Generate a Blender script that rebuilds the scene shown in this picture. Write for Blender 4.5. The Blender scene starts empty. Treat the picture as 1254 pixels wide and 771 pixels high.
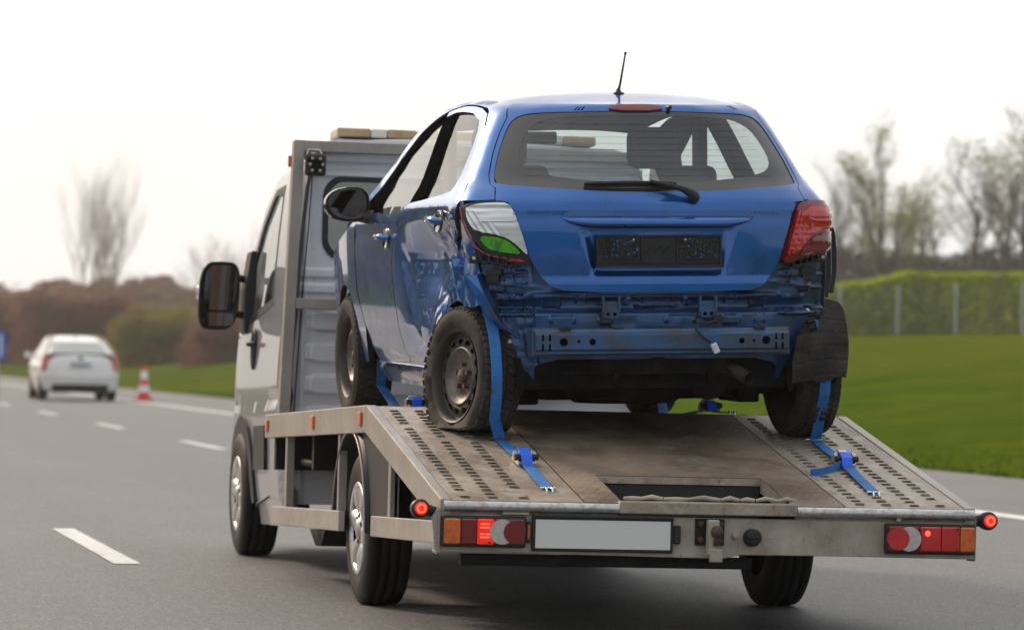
import bpy, bmesh, math, random
import numpy as np
from mathutils import Vector, Matrix, Euler
random.seed(7); np.random.seed(7)
R = math.radians
scene = bpy.context.scene
C = scene.collection

# ------------------------------------------------------------------ camera
CP = Vector((-3.8636, -14.8944, 1.1223)); YAW, PITCH, ROLL, FPX = 0.2012, 0.0119, 0.0156, 4682.11
def cam_basis():
    f = Vector((math.sin(YAW)*math.cos(PITCH), math.cos(YAW)*math.cos(PITCH), math.sin(PITCH)))
    r0 = Vector((math.cos(YAW), -math.sin(YAW), 0)); u0 = r0.cross(f)
    r = r0*math.cos(ROLL)+u0*math.sin(ROLL); u = -r0*math.sin(ROLL)+u0*math.cos(ROLL)
    return f, r, u
CF, CR, CU = cam_basis()
cam = bpy.data.cameras.new('camera'); camo = bpy.data.objects.new('camera', cam); C.objects.link(camo)
camo.matrix_world = Matrix(((CR.x, CU.x, -CF.x, CP.x), (CR.y, CU.y, -CF.y, CP.y), (CR.z, CU.z, -CF.z, CP.z), (0, 0, 0, 1)))
cam.sensor_width = 36; cam.lens = FPX/1254*36
cam.clip_start = .5; cam.clip_end = 4000
cam.dof.use_dof = True; cam.dof.focus_distance = 16.0; cam.dof.aperture_fstop = 4.0
scene.camera = camo
scene.render.resolution_x, scene.render.resolution_y = 1024, 629
scene.render.engine = 'CYCLES'
scene.view_settings.view_transform = 'Standard'; scene.view_settings.look = 'None'
scene.view_settings.exposure = 0.0; scene.view_settings.gamma = 1.0

# ------------------------------------------------------------------ light
SUN_AZ, SUN_EL = R(-32), R(30)     # azimuth from +Y, towards the left
w = bpy.data.worlds.new('World'); scene.world = w; w.use_nodes = True
nt = w.node_tree; nt.nodes.clear()
def N(t, k, **kw):
    n = t.nodes.new(k)
    for a, b in kw.items(): setattr(n, a, b)
    return n
out = N(nt, 'ShaderNodeOutputWorld'); bg = N(nt, 'ShaderNodeBackground')
sky = N(nt, 'ShaderNodeTexSky', sky_type='NISHITA', sun_disc=False); sky.sun_elevation = SUN_EL; sky.sun_rotation = SUN_AZ
sky.air_density = 1.6; sky.dust_density = 4.0
# overcast veil: bright cloud layer over the clear sky, softly mottled and a little warmer towards the sun
tc = N(nt, 'ShaderNodeTexCoord'); ns = N(nt, 'ShaderNodeTexNoise'); ns.inputs['Scale'].default_value = 2.2; ns.inputs['Detail'].default_value = 5
mp = N(nt, 'ShaderNodeMapping'); mp.inputs['Scale'].default_value = (1, 1, 2.5)
nt.links.new(tc.outputs['Generated'], mp.inputs[0]); nt.links.new(mp.outputs[0], ns.inputs['Vector'])
dp = N(nt, 'ShaderNodeVectorMath', operation='DOT_PRODUCT'); nt.links.new(tc.outputs['Generated'], dp.inputs[0])
dp.inputs[1].default_value = (math.sin(SUN_AZ)*math.cos(SUN_EL), math.cos(SUN_AZ)*math.cos(SUN_EL), math.sin(SUN_EL))
mr = N(nt, 'ShaderNodeMapRange'); mr.inputs[1].default_value = -.2; mr.inputs[2].default_value = 1.0; nt.links.new(dp.outputs['Value'], mr.inputs[0])
rp = N(nt, 'ShaderNodeValToRGB'); e = rp.color_ramp.elements
e[0].position = 0; e[0].color = (.80, .86, .93, 1); e[1].position = 1; e[1].color = (1.6, 1.5, 1.38, 1)
m_ = e.new(.62); m_.color = (1.32, 1.32, 1.32, 1)
nt.links.new(mr.outputs[0], rp.inputs[0])
nr = N(nt, 'ShaderNodeMapRange'); nr.inputs[1].default_value = .3; nr.inputs[2].default_value = .7; nr.inputs[3].default_value = .84; nr.inputs[4].default_value = 1.07
nt.links.new(ns.outputs['Fac'], nr.inputs[0])
mu = N(nt, 'ShaderNodeVectorMath', operation='SCALE'); nt.links.new(rp.outputs[0], mu.inputs[0]); nt.links.new(nr.outputs[0], mu.inputs['Scale'])
sc = N(nt, 'ShaderNodeVectorMath', operation='SCALE'); nt.links.new(mu.outputs[0], sc.inputs[0]); sc.inputs['Scale'].default_value = 10.0
mx = N(nt, 'ShaderNodeMixRGB'); mx.inputs[0].default_value = .86
nt.links.new(sky.outputs[0], mx.inputs[1]); nt.links.new(sc.outputs[0], mx.inputs[2])
nt.links.new(mx.outputs[0], bg.inputs['Color']); bg.inputs['Strength'].default_value = 0.1
nt.links.new(bg.outputs[0], out.inputs[0])
sl = bpy.data.lights.new('sun', 'SUN'); so = bpy.data.objects.new('sun', sl); C.objects.link(so)
sl.energy = 3.0; sl.angle = R(10); sl.color = (1, .80, .62)
so.rotation_euler = Vector((-math.sin(SUN_AZ)*math.cos(SUN_EL), -math.cos(SUN_AZ)*math.cos(SUN_EL), -math.sin(SUN_EL))).to_track_quat('-Z', 'Y').to_euler()

# ------------------------------------------------------------------ materials
M = {}
def mat(name, base=(.5, .5, .5), rough=.5, metal=0., coat=0., noise=None, bump=None, emit=None, spec=.5, trans=0., alpha=1., sheen=0., coords='Object'):
    """noise=(scale, colour2, lo, hi[, detail]) mixes a second colour in; bump=(scale, strength[, detail, dist])"""
    m = bpy.data.materials.new(name); m.use_nodes = True; t = m.node_tree; b = t.nodes['Principled BSDF']
    b.inputs['Base Color'].default_value = (*base, 1); b.inputs['Roughness'].default_value = rough; b.inputs['Metallic'].default_value = metal
    b.inputs['Coat Weight'].default_value = coat; b.inputs['Coat Roughness'].default_value = .03; b.inputs['Specular IOR Level'].default_value = spec
    if trans: b.inputs['Transmission Weight'].default_value = trans
    tcn = N(t, 'ShaderNodeTexCoord'); co = tcn.outputs[coords]
    cur = None
    for nz in (noise if isinstance(noise, list) else [noise] if noise else []):
        n = N(t, 'ShaderNodeTexNoise'); n.inputs['Scale'].default_value = nz[0]; n.inputs['Detail'].default_value = nz[4] if len(nz) > 4 else 6; n.inputs['Roughness'].default_value = .65
        src = co
        if len(nz) > 5:
            mpn = N(t, 'ShaderNodeMapping'); mpn.inputs['Scale'].default_value = nz[5]; t.links.new(co, mpn.inputs[0]); src = mpn.outputs[0]
        t.links.new(src, n.inputs['Vector'])
        r_ = N(t, 'ShaderNodeMapRange'); r_.inputs[1].default_value = nz[2]; r_.inputs[2].default_value = nz[3]; t.links.new(n.outputs['Fac'], r_.inputs[0])
        x = N(t, 'ShaderNodeMixRGB'); t.links.new(r_.outputs[0], x.inputs[0]); x.inputs[2].default_value = (*nz[1], 1)
        if cur is None: x.inputs[1].default_value = (*base, 1)
        else: t.links.new(cur, x.inputs[1])
        cur = x.outputs[0]
    if cur is not None: t.links.new(cur, b.inputs['Base Color'])
    if bump:
        n = N(t, 'ShaderNodeTexNoise'); n.inputs['Scale'].default_value = bump[0]; n.inputs['Detail'].default_value = bump[2] if len(bump) > 2 else 5
        t.links.new(co, n.inputs['Vector']); bu = N(t, 'ShaderNodeBump'); bu.inputs['Strength'].default_value = bump[1]; bu.inputs['Distance'].default_value = bump[3] if len(bump) > 3 else .01
        t.links.new(n.outputs['Fac'], bu.inputs['Height']); t.links.new(bu.outputs[0], b.inputs['Normal'])
    if emit:
        b.inputs['Emission Color'].default_value = (*emit[:3], 1); b.inputs['Emission Strength'].default_value = emit[3]
    M[name] = m
    return m
def links(m): t = m.node_tree; return t, t.nodes['Principled BSDF']
def rough_noise(m, scale, lo, hi):
    t, b = links(m); n = N(t, 'ShaderNodeTexNoise'); n.inputs['Scale'].default_value = scale; n.inputs['Detail'].default_value = 6
    c = N(t, 'ShaderNodeTexCoord'); t.links.new(c.outputs['Object'], n.inputs['Vector'])
    r_ = N(t, 'ShaderNodeMapRange'); r_.inputs[1].default_value = .3; r_.inputs[2].default_value = .7; r_.inputs[3].default_value = lo; r_.inputs[4].default_value = hi
    t.links.new(n.outputs['Fac'], r_.inputs[0]); t.links.new(r_.outputs[0], b.inputs['Roughness'])

mat('blue_paint', (.004, .082, .29), .27, .76, 1., noise=[(3.0, (.008, .105, .39), .35, .7), (40, (.06, .09, .2), .66, .8)])
rough_noise(M['blue_paint'], 6, .24, .4)
mat('blue_scraped', (.012, .075, .33), .3, .5, .8, noise=[(7, (.50, .50, .53), .40, .50, 7, (1, 1, .55)), (19, (.20, .075, .025), .63, .72, 5)], bump=(22, .5, 4, .01))
mat('blue_underpaint', (.011, .058, .165), .34, .4, .4, noise=[(5, (.012, .022, .040), .44, .66), (16, (.06, .06, .055), .60, .76), (45, (.09, .045, .02), .68, .76)], bump=(30, .15))
mat('blue_beam', (.035, .095, .21), .42, .45, .2, noise=[(6, (.05, .062, .078), .42, .62), (26, (.12, .055, .025), .60, .70)], bump=(40, .12))
mat('underbody', (.008, .008, .009), .85, 0, noise=(12, (.022, .019, .017), .45, .7), bump=(25, .3), spec=.1)
mat('black_plastic', (.014, .014, .015), .5, noise=(18, (.032, .030, .028), .5, .8), spec=.35)
mat('black_gloss', (.006, .006, .007), .12, coat=.6)
mat('frit', (.022, .020, .020), .2, coat=.4, spec=.7)
mat('dusty_rubber', (.021, .019, .018), .78, noise=[(9, (.055, .046, .038), .42, .68), (60, (.02, .018, .017), .5, .7)], bump=(60, .2), spec=.2)
mat('rubber', (.009, .009, .0095), .65, noise=(14, (.018, .017, .016), .45, .7), bump=(80, .1), spec=.25)
mat('steel_wheel', (.13, .12, .112), .45, .35, noise=[(10, (.05, .035, .026), .42, .66), (30, (.15, .07, .03), .62, .74)], bump=(40, .15))
mat('rust', (.085, .045, .028), .8, noise=(30, (.04, .022, .015), .4, .7), bump=(60, .4))
mat('alloy', (.50, .49, .49), .35, .65, noise=(12, (.22, .2, .19), .5, .75))
mat('chrome', (.8, .8, .82), .15, 1.)
mat('zinc', (.55, .55, .53), .38, .85, noise=(40, (.3, .28, .25), .45, .7))
mat('deck_metal', (.37, .31, .245), .52, .25, noise=[(3.2, (.21, .165, .12), .42, .66, 8), (14, (.44, .405, .36), .52, .74, 6), (24, (.09, .065, .045), .56, .74, 8), (60, (.20, .11, .06), .68, .78)], bump=(90, .25, 6, .004))
mat('deck_plate', (.28, .21, .15), .60, .2, noise=[(1.8, (.10, .07, .045), .40, .62, 9), (9, (.27, .235, .19), .52, .75, 6), (22, (.03, .024, .02), .62, .74, 8), (2.6, (.17, .10, .06), .60, .75, 6)])
mat('frame_metal', (.36, .325, .285), .45, .3, noise=[(4, (.28, .245, .21), .40, .66, 7), (18, (.20, .17, .14), .58, .76, 8), (50, (.12, .09, .065), .68, .78)], bump=(70, .15, 5, .003))
mat('bumper_metal', (.42, .37, .30), .62, .1, noise=[(6, (.27, .225, .17), .38, .62, 9), (22, (.36, .33, .28), .5, .72, 8), (45, (.06, .05, .04), .63, .74, 8)], bump=(60, .35, 8, .006))
mat('van_paint', (.30, .305, .335), .34, .4, .6, noise=(5, (.30, .30, .31), .45, .75))
mat('van_inner', (.68, .67, .69), .42, .15, .3, noise=[(3, (.58, .57, .58), .42, .7), (22, (.27, .25, .24), .62, .8)], bump=(3, .05))
mat('seal', (.012, .012, .013), .6); mat('void', (.003, .003, .003), 1., spec=0.); mat('rim_ring', (.060, .052, .046), .55, .3, noise=[(12, (.035, .025, .02), .42, .66), (26, (.12, .06, .03), .60, .74)], bump=(40, .15))  # void paints the dark depth of flat hole discs; also matte trim
mat('chassis_black', (.010, .010, .011), .65, noise=(10, (.024, .022, .019), .5, .75), bump=(30, .1), spec=.2)
mat('webbing', (.012, .155, .46), .65, noise=[(25, (.014, .11, .33), .4, .7), (9, (.035, .06, .10), .52, .72)], bump=(300, .3, 2, .003))
mat('strap_bright', (.015, .11, .72), .4)
mat('plate_blank', (.60, .605, .56), .45)
mat('seat_fabric', (.035, .036, .04), .9)
mat('interior', (.022, .022, .024), .8)
mat('label_white', (.62, .64, .66), .5, noise=(30, (.4, .42, .45), .5, .7))
mat('lens_red', (.45, .010, .014), .12, 0, .6, noise=(9, (.52, .02, .02), .4, .6)); M['lens_red'].node_tree.nodes['Principled BSDF'].inputs['Subsurface Weight'].default_value = .0
mat('lens_red_dark', (.16, .004, .008), .12, 0, .6)
mat('lens_red_lit', (.7, .02, .01), .15, emit=(1, .03, .015, .35))
mat('glow_red', (.9, .05, .02), .2, emit=(1, .10, .04, 1.6))
mat('lens_amber', (.60, .13, .012), .15, 0, .6, noise=(60, (.45, .09, .01), .45, .6))
mat('lens_amber_dull', (.62, .15, .05), .3)
mat('lens_white', (.50, .46, .43), .15, 0, .6, noise=(50, (.4, .37, .35), .4, .6))
mat('lamp_clear', (.72, .73, .75), .12, .35, .8, noise=(14, (.42, .43, .45), .45, .7, 2, (.3, .3, 3.5)))
mat('lamp_green', (.07, .38, .015), .15, .0, .8, noise=(60, (.035, .22, .012), .42, .62))
mat('lamp_green_bulb', (.03, .16, .02), .2)
mat('red_trim', (.22, .006, .008), .25, coat=.5)
mat('white_paint_car', (.82, .80, .76), .25, 0, .8)
mat('glass_dark_car', (.12, .15, .15), .08, 0, .5)
mat('cone_red', (.75, .05, .02), .5); mat('cone_white', (.85, .85, .83), .4)
mat('sign_blue', (.02, .12, .55), .5); mat('sign_white', (.8, .8, .8), .5)
mat('led_yellow', (.42, .36, .16), .3)
mat('beacon_amber', (.52, .36, .20), .3, 0, .4, noise=(15, (.42, .27, .13), .4, .6)); mat('beacon_clear', (.80, .74, .62), .3)
mat('mirror', (.11, .10, .098), .03, 1.)
mat('road_paint', (.66, .66, .64), .6, noise=[(4, (.50, .49, .47), .45, .7), (22, (.17, .16, .155), .60, .68), (70, (.2, .2, .2), .60, .68)], bump=(120, .3, 3, .004))
mat('galvanised', (.42, .44, .46), .5, .4)
mat('roof_grey', (.30, .31, .33), .7); mat('wall_pale', (.50, .49, .46), .8); mat('window_grey', (.06, .07, .08), .2)

def glass(name, tint, gl=1.45):
    m = bpy.data.materials.new(name); m.use_nodes = True; t = m.node_tree; t.nodes.clear()
    o = N(t, 'ShaderNodeOutputMaterial'); tr = N(t, 'ShaderNodeBsdfTransparent'); tr.inputs[0].default_value = (*tint, 1)
    g = N(t, 'ShaderNodeBsdfGlossy'); g.inputs['Roughness'].default_value = .01; f0 = ((gl-1)/(gl+1))**2; lw = N(t, 'ShaderNodeLayerWeight'); lw.inputs['Blend'].default_value = .5     # Schlick, alike from both sides of the thin pane
    pw = N(t, 'ShaderNodeMath', operation='POWER'); t.links.new(lw.outputs['Facing'], pw.inputs[0]); pw.inputs[1].default_value = 5
    f = N(t, 'ShaderNodeMapRange'); f.inputs[3].default_value = f0; f.inputs[4].default_value = 1; t.links.new(pw.outputs[0], f.inputs[0])
    x = N(t, 'ShaderNodeMixShader'); t.links.new(f.outputs[0], x.inputs[0]); t.links.new(tr.outputs[0], x.inputs[1]); t.links.new(g.outputs[0], x.inputs[2])
    d = N(t, 'ShaderNodeBsdfDiffuse'); d.inputs[0].default_value = (.5, .5, .5, 1)
    n = N(t, 'ShaderNodeTexNoise'); n.inputs['Scale'].default_value = 3; n.inputs['Detail'].default_value = 5
    c = N(t, 'ShaderNodeTexCoord'); t.links.new(c.outputs['Object'], n.inputs['Vector'])
    r_ = N(t, 'ShaderNodeMapRange'); r_.inputs[1].default_value = .4; r_.inputs[2].default_value = .8; r_.inputs[3].default_value = .005; r_.inputs[4].default_value = .08; t.links.new(n.outputs['Fac'], r_.inputs[0])
    y = N(t, 'ShaderNodeMixShader'); t.links.new(r_.outputs[0], y.inputs[0]); t.links.new(x.outputs[0], y.inputs[1]); t.links.new(d.outputs[0], y.inputs[2])
    t.links.new(y.outputs[0], o.inputs[0]); M[name] = m
glass('window_glass', (.86, .90, .88), 1.6); glass('rear_glass', (.66, .74, .74), 1.9); glass('van_glass', (.35, .38, .38), 1.5)

# painted skins show dull trim on their inner side
def two_sided(name, inner):
    t, b = links(M[name]); g = N(t, 'ShaderNodeNewGeometry'); o = t.nodes['Material Output']; d = N(t, 'ShaderNodeBsdfDiffuse'); d.inputs[0].default_value = (*inner, 1)
    x = N(t, 'ShaderNodeMixShader'); t.links.new(g.outputs['Backfacing'], x.inputs[0]); t.links.new(b.outputs[0], x.inputs[1]); t.links.new(d.outputs[0], x.inputs[2]); t.links.new(x.outputs[0], o.inputs[0])
two_sided('blue_paint', (.03, .03, .032)); two_sided('van_paint', (.1, .1, .1))
# diamond (tear) pattern relief on the middle deck plate; lettering grid relief on the plate holder
def wave_bump(m, scale, strength, dist, rot=(0, 0, .6)):
    t, b = links(m); c = N(t, 'ShaderNodeTexCoord'); prev = None
    for rz in (rot[2], -rot[2]):
        mp_ = N(t, 'ShaderNodeMapping'); mp_.inputs['Rotation'].default_value = (rot[0], rot[1], rz); t.links.new(c.outputs['Object'], mp_.inputs[0])
        wv = N(t, 'ShaderNodeTexWave'); wv.inputs['Scale'].default_value = scale; wv.inputs['Distortion'].default_value = 0; t.links.new(mp_.outputs[0], wv.inputs[0])
        if prev is None: prev = wv.outputs['Fac']
        else:
            mm = N(t, 'ShaderNodeMath', operation='MULTIPLY'); t.links.new(prev, mm.inputs[0]); t.links.new(wv.outputs['Fac'], mm.inputs[1]); prev = mm.outputs[0]
    bu = N(t, 'ShaderNodeBump'); bu.inputs['Strength'].default_value = strength; bu.inputs['Distance'].default_value = dist
    t.links.new(prev, bu.inputs['Height']); t.links.new(bu.outputs[0], b.inputs['Normal'])
wave_bump(M['deck_plate'], 9, .35, .004, (0, 0, .45))

# ------------------------------------------------------------------ mesh helpers
def tag(o, label=None, cat=None, group=None, kind=None):
    if label: o['label'] = label
    if cat: o['category'] = cat
    if group: o['group'] = group
    if kind: o['kind'] = kind
    return o
def empty(name, loc=(0, 0, 0)):
    o = bpy.data.objects.new(name, None); C.objects.link(o); o.location = loc; o.empty_display_size = .2
    return o
class MB:
    """collects simple shapes and links them as ONE mesh object"""
    xf = None
    def __init__(s): s.v = []; s.f = []; s.sm = []; s.mi = []; s.cur = 0; s.mk = []; s.dep = 0
    def add(s, vs, fs, smooth=False):
        o = len(s.v); s.v += [tuple(a) for a in vs]; s.f += [tuple(i+o for i in f) for f in fs]; s.sm += [smooth]*len(fs); s.mi += [s.cur]*len(fs); return s
    def box(s, x0, x1, y0, y1, z0, z1, m=None):
        vs = [Vector((x, y, z)) for z in (z0, z1) for y in (y0, y1) for x in (x0, x1)]
        if m is not None: vs = [m @ a for a in vs]
        return s.add(vs, [(0, 2, 3, 1), (4, 5, 7, 6), (0, 1, 5, 4), (2, 6, 7, 3), (0, 4, 6, 2), (1, 3, 7, 5)])
    def prism(s, poly, axis, a, b, smooth=False):
        """poly in the two other axes (order x,y,z minus axis), extruded a..b along axis"""
        n = len(poly)
        def P(p, c):
            return {'x': (c, p[0], p[1]), 'y': (p[0], c, p[1]), 'z': (p[0], p[1], c)}[axis]
        vs = [P(p, a) for p in poly]+[P(p, b) for p in poly]
        return s.add(vs, [tuple(range(n))[::-1], tuple(range(n, 2*n))]+[(i, (i+1) % n, n+(i+1) % n, n+i) for i in range(n)], smooth)
    def tube(s, pts, r, n=8, caps=True, smooth=True):
        pts = [Vector(p) for p in pts]; rs = r if isinstance(r, (list, tuple)) else [r]*len(pts); vs = []; fs = []; up = None
        for i, p in enumerate(pts):
            d = (pts[min(i+1, len(pts)-1)]-pts[max(i-1, 0)]).normalized()
            if up is None:
                up = Vector((0, 0, 1)) if abs(d.z) < .9 else Vector((1, 0, 0))
            a = d.cross(up); a = a.normalized() if a.length > 1e-6 else Vector((1, 0, 0)); b = a.cross(d).normalized(); up = b
            for k in range(n):
                t = 2*math.pi*k/n; vs.append(p+rs[i]*(math.cos(t)*a+math.sin(t)*b))
        for i in range(len(pts)-1):
            for k in range(n): fs.append((i*n+k, i*n+(k+1) % n, (i+1)*n+(k+1) % n, (i+1)*n+k))
        s.add(vs, fs, smooth)
        if caps: s.add([vs[k] for k in range(n)], [tuple(range(n))[::-1]]); s.add([vs[-n+k] for k in range(n)], [tuple(range(n))])
        return s
    def lathe(s, prof, c, axis, n=32, smooth=True, close=False, a0=0, a1=2*math.pi):
        """prof: (along axis, radius)"""
        c = Vector(c); ax = {'x': Vector((1, 0, 0)), 'y': Vector((0, 1, 0)), 'z': Vector((0, 0, 1))}[axis] if isinstance(axis, str) else Vector(axis).normalized()
        e1 = ax.cross(Vector((0, 0, 1))) if abs(ax.z) < .9 else Vector((1, 0, 0)); e1.normalize(); e2 = ax.cross(e1)
        full = abs(a1-a0-2*math.pi) < 1e-4; m = n if full else n+1; vs = []
        for k in range(m):
            t = a0+(a1-a0)*k/n
            for (h, r) in prof: vs.append(c+ax*h+(e1*math.cos(t)+e2*math.sin(t))*r)
        L = len(prof); fs = []
        for k in range(n):
            k2 = (k+1) % m
            for i in range(L-1 if not close else L): j = (i+1) % L; fs.append((k*L+i, k*L+j, k2*L+j, k2*L+i))
        return s.add(vs, fs, smooth)
    def cyl(s, c, r, h, axis='z', n=20, smooth=True):
        s.lathe([(0, 0), (0, r)], c, axis, n, False); s.lathe([(0, r), (h, r)], c, axis, n, smooth); s.lathe([(h, r), (h, 0)], c, axis, n, False); return s
    def sheet(s, path, width_dir, w, th=.003, ribs=0):
        """ribbon of webbing along path; width_dir a vector or list"""
        pts = [Vector(p) for p in path]; vs = []; fs = []
        for i, p in enumerate(pts):
            d = (pts[min(i+1, len(pts)-1)]-pts[max(i-1, 0)]).normalized()
            wd = Vector(width_dir[i] if isinstance(width_dir, list) else width_dir); wd = (wd-d*wd.dot(d)).normalized(); n_ = wd.cross(d)
            prof = ((-1, -1), (1, -1), (1, 1), (-1, 1)) if not ribs else [(-1, -1)]+[(-1+2*j/(2*ribs), -1-(.9 if j % 2 else 0)) for j in range(1, 2*ribs)]+[(1, -1), (1, 1)]+[(1-2*j/(2*ribs), 1+(.9 if j % 2 else 0)) for j in range(1, 2*ribs)]+[(-1, 1)]
            L = len(prof)
            for (a, b) in prof: vs.append(p+wd*(a*w/2)+n_*(b*th/2))
        for i in range(len(pts)-1):
            for k in range(L): fs.append((i*L+k, i*L+(k+1) % L, i*L+L+(k+1) % L, i*L+L+k))
        fs += [tuple(range(L))[::-1], tuple(len(vs)-L+k for k in range(L))]
        return s.add(vs, fs, False)
    def build(s, name, m, parent=None, bevel=0., seg=2, raw=False, split=False):
        if split and len(s.mk) > 1:     # every shape becomes an object of its own
            o = None; mk = s.mk+[(len(s.v), len(s.f))]
            for (v0, f0), (v1, f1) in zip(mk[:-1], mk[1:]):
                q = MB(); q.v = s.v[v0:v1]; q.f = [tuple(i-v0 for i in f) for f in s.f[f0:f1]]; q.sm = s.sm[f0:f1]; q.mi = s.mi[f0:f1]; o = q.build(name, m, parent, bevel, seg, raw)
            return o
        me = bpy.data.meshes.new(name); vs = s.v
        if MB.xf and not raw: vs = [MB.xf(p) for p in vs]
        me.from_pydata(vs, [], s.f); ms = m if isinstance(m, (list, tuple)) else [m]
        for q in ms: me.materials.append(M[q])
        me.polygons.foreach_set('use_smooth', s.sm); me.polygons.foreach_set('material_index', s.mi)
        bm = bmesh.new(); bm.from_mesh(me); bmesh.ops.recalc_face_normals(bm, faces=bm.faces); bm.to_mesh(me); bm.free(); me.update()
        o = bpy.data.objects.new(name, me); C.objects.link(o)
        if parent: o.parent = parent
        if bevel:
            b = o.modifiers.new('bevel', 'BEVEL'); b.width = bevel; b.segments = seg; b.limit_method = 'ANGLE'; b.angle_limit = R(35); b.harden_normals = False
        return o
def _mark(fn):
    def g(s, *a, **k):
        if s.dep == 0: s.mk.append((len(s.v), len(s.f)))
        s.dep += 1; r = fn(s, *a, **k); s.dep -= 1; return r
    return g
for _n in ('box', 'prism', 'tube', 'lathe', 'cyl', 'sheet'): setattr(MB, _n, _mark(getattr(MB, _n)))
def copy_tree(o, parent=None):
    c = o.copy(); C.objects.link(c)
    if parent: c.parent = parent
    for ch in [x for x in o.children]: copy_tree(ch, c)
    return c

# ------------------------------------------------------------------ car body surface S(u, t)
# u runs from the middle of the tail round the corner and forward along the flank (minus = left), t is about the height
BP=np.array([(0,-.35),(.14,-.3495),(.28,-.346),(.42,-.335),(.56,-.300),(.66,-.268),(.74,-.220),(.80,-.170),(.834,-.10),(.844,.04),(.8475,.3),(.8475,.7),(.8475,1.2),(.8475,1.6),(.845,2.0),(.838,2.4),(.815,2.8),(.77,3.1),(.68,3.3)])
BU=np.concatenate([[0],np.cumsum(np.hypot(*np.diff(BP,axis=0).T))])
TW=np.array([(.18,.765),(.3,.798),(.42,.819),(.55,.836),(.7,.8475),(.85,.852),(.95,.849),(1.0,.840),(1.05,.812),(1.1,.780),(1.2,.733),(1.3,.688),(1.38,.648),(1.42,.624),(1.45,.595),(1.47,.562),(1.49,.49),(1.51,.38),(1.53,.25),(1.56,.0)])
TZ=np.array([(.18,.18),(1.42,1.42),(1.45,1.447),(1.47,1.461),(1.49,1.474),(1.51,1.486),(1.53,1.495),(1.56,1.50)])
TY=np.array([(.18,.01),(.4,.0),(.65,.0),(.8,-.006),(.9,-.006),(.97,.0),(1.02,.015),(1.06,.045),(1.1,.083),(1.2,.140),(1.3,.193),(1.4,.245),(1.45,.275),(1.47,.29),(1.49,.31),(1.51,.35),(1.53,.41),(1.56,.5)])
def hermite(xs,ys,x):
    x=np.clip(x,xs[0],xs[-1]); i=np.clip(np.searchsorted(xs,x)-1,0,len(xs)-2)
    d=np.diff(ys)/np.diff(xs); m=np.zeros(len(xs)); m[0]=d[0];m[-1]=d[-1]
    h=np.diff(xs); m[1:-1]=(d[:-1]*h[1:]+d[1:]*h[:-1])/(h[1:]+h[:-1])
    bad=d[:-1]*d[1:]<=0; m[1:-1][bad]=0
    h_=h[i];t=(x-xs[i])/h_
    return (2*t**3-3*t**2+1)*ys[i]+(t**3-2*t**2+t)*h_*m[i]+(-2*t**3+3*t**2)*ys[i+1]+(t**3-t**2)*h_*m[i+1]
def S(u,t):
    u=np.asarray(u,float);t=np.asarray(t,float);a=np.abs(u)
    x=hermite(BU,BP[:,0],a);y=hermite(BU,BP[:,1],a)
    w=hermite(TW[:,0],TW[:,1],t)/.8475
    z=hermite(TZ[:,0],TZ[:,1],t);dy=hermite(TY[:,0],TY[:,1],t)
    f=np.clip((1.0-y)/1.1,0,1);f=f*f*(3-2*f)
    g=np.clip((t-1.1)/.35,0,1);g=g*g*(3-2*g);Y=y+dy*f
    z=z+g*(.037-.045*((Y-.85)/.8)**2)
    g2=np.clip((t-.9)/.35,0,1);g2=g2*g2*(3-2*g2);k=np.clip((Y-.8)/1.5,0,1.3)
    return np.stack([np.sign(u)*x*w*(1-.065*g2*k),Y,z],-1)
def SN(F, u, t, e=2e-3):
    a = F(u+e, t)-F(u-e, t); b = F(u, t+e)-F(u, t-e); n = np.cross(a, b); n /= np.maximum(np.linalg.norm(n, axis=-1, keepdims=True), 1e-9); return n
def resample(poly, step, closed=True):
    P = [np.array(p, float) for p in poly]; o = []
    for i in range(len(P) if closed else len(P)-1):
        a, b = P[i], P[(i+1) % len(P)]; n = max(1, int(math.ceil(np.hypot(*(b-a))/step)))
        o += [a+(b-a)*k/n for k in range(n)]
    return o
def chaikin(poly, it=2, keep=()):
    P = [tuple(p) for p in poly]
    for _ in range(it):
        o = []
        for i in range(len(P)):
            a, b = P[i], P[(i+1) % len(P)]
            o += [(a[0]*.75+b[0]*.25, a[1]*.75+b[1]*.25), (a[0]*.25+b[0]*.75, a[1]*.25+b[1]*.75)]
        P = o
    return P
def mirror(poly): return [(-a, b) for a, b in poly][::-1]
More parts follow.
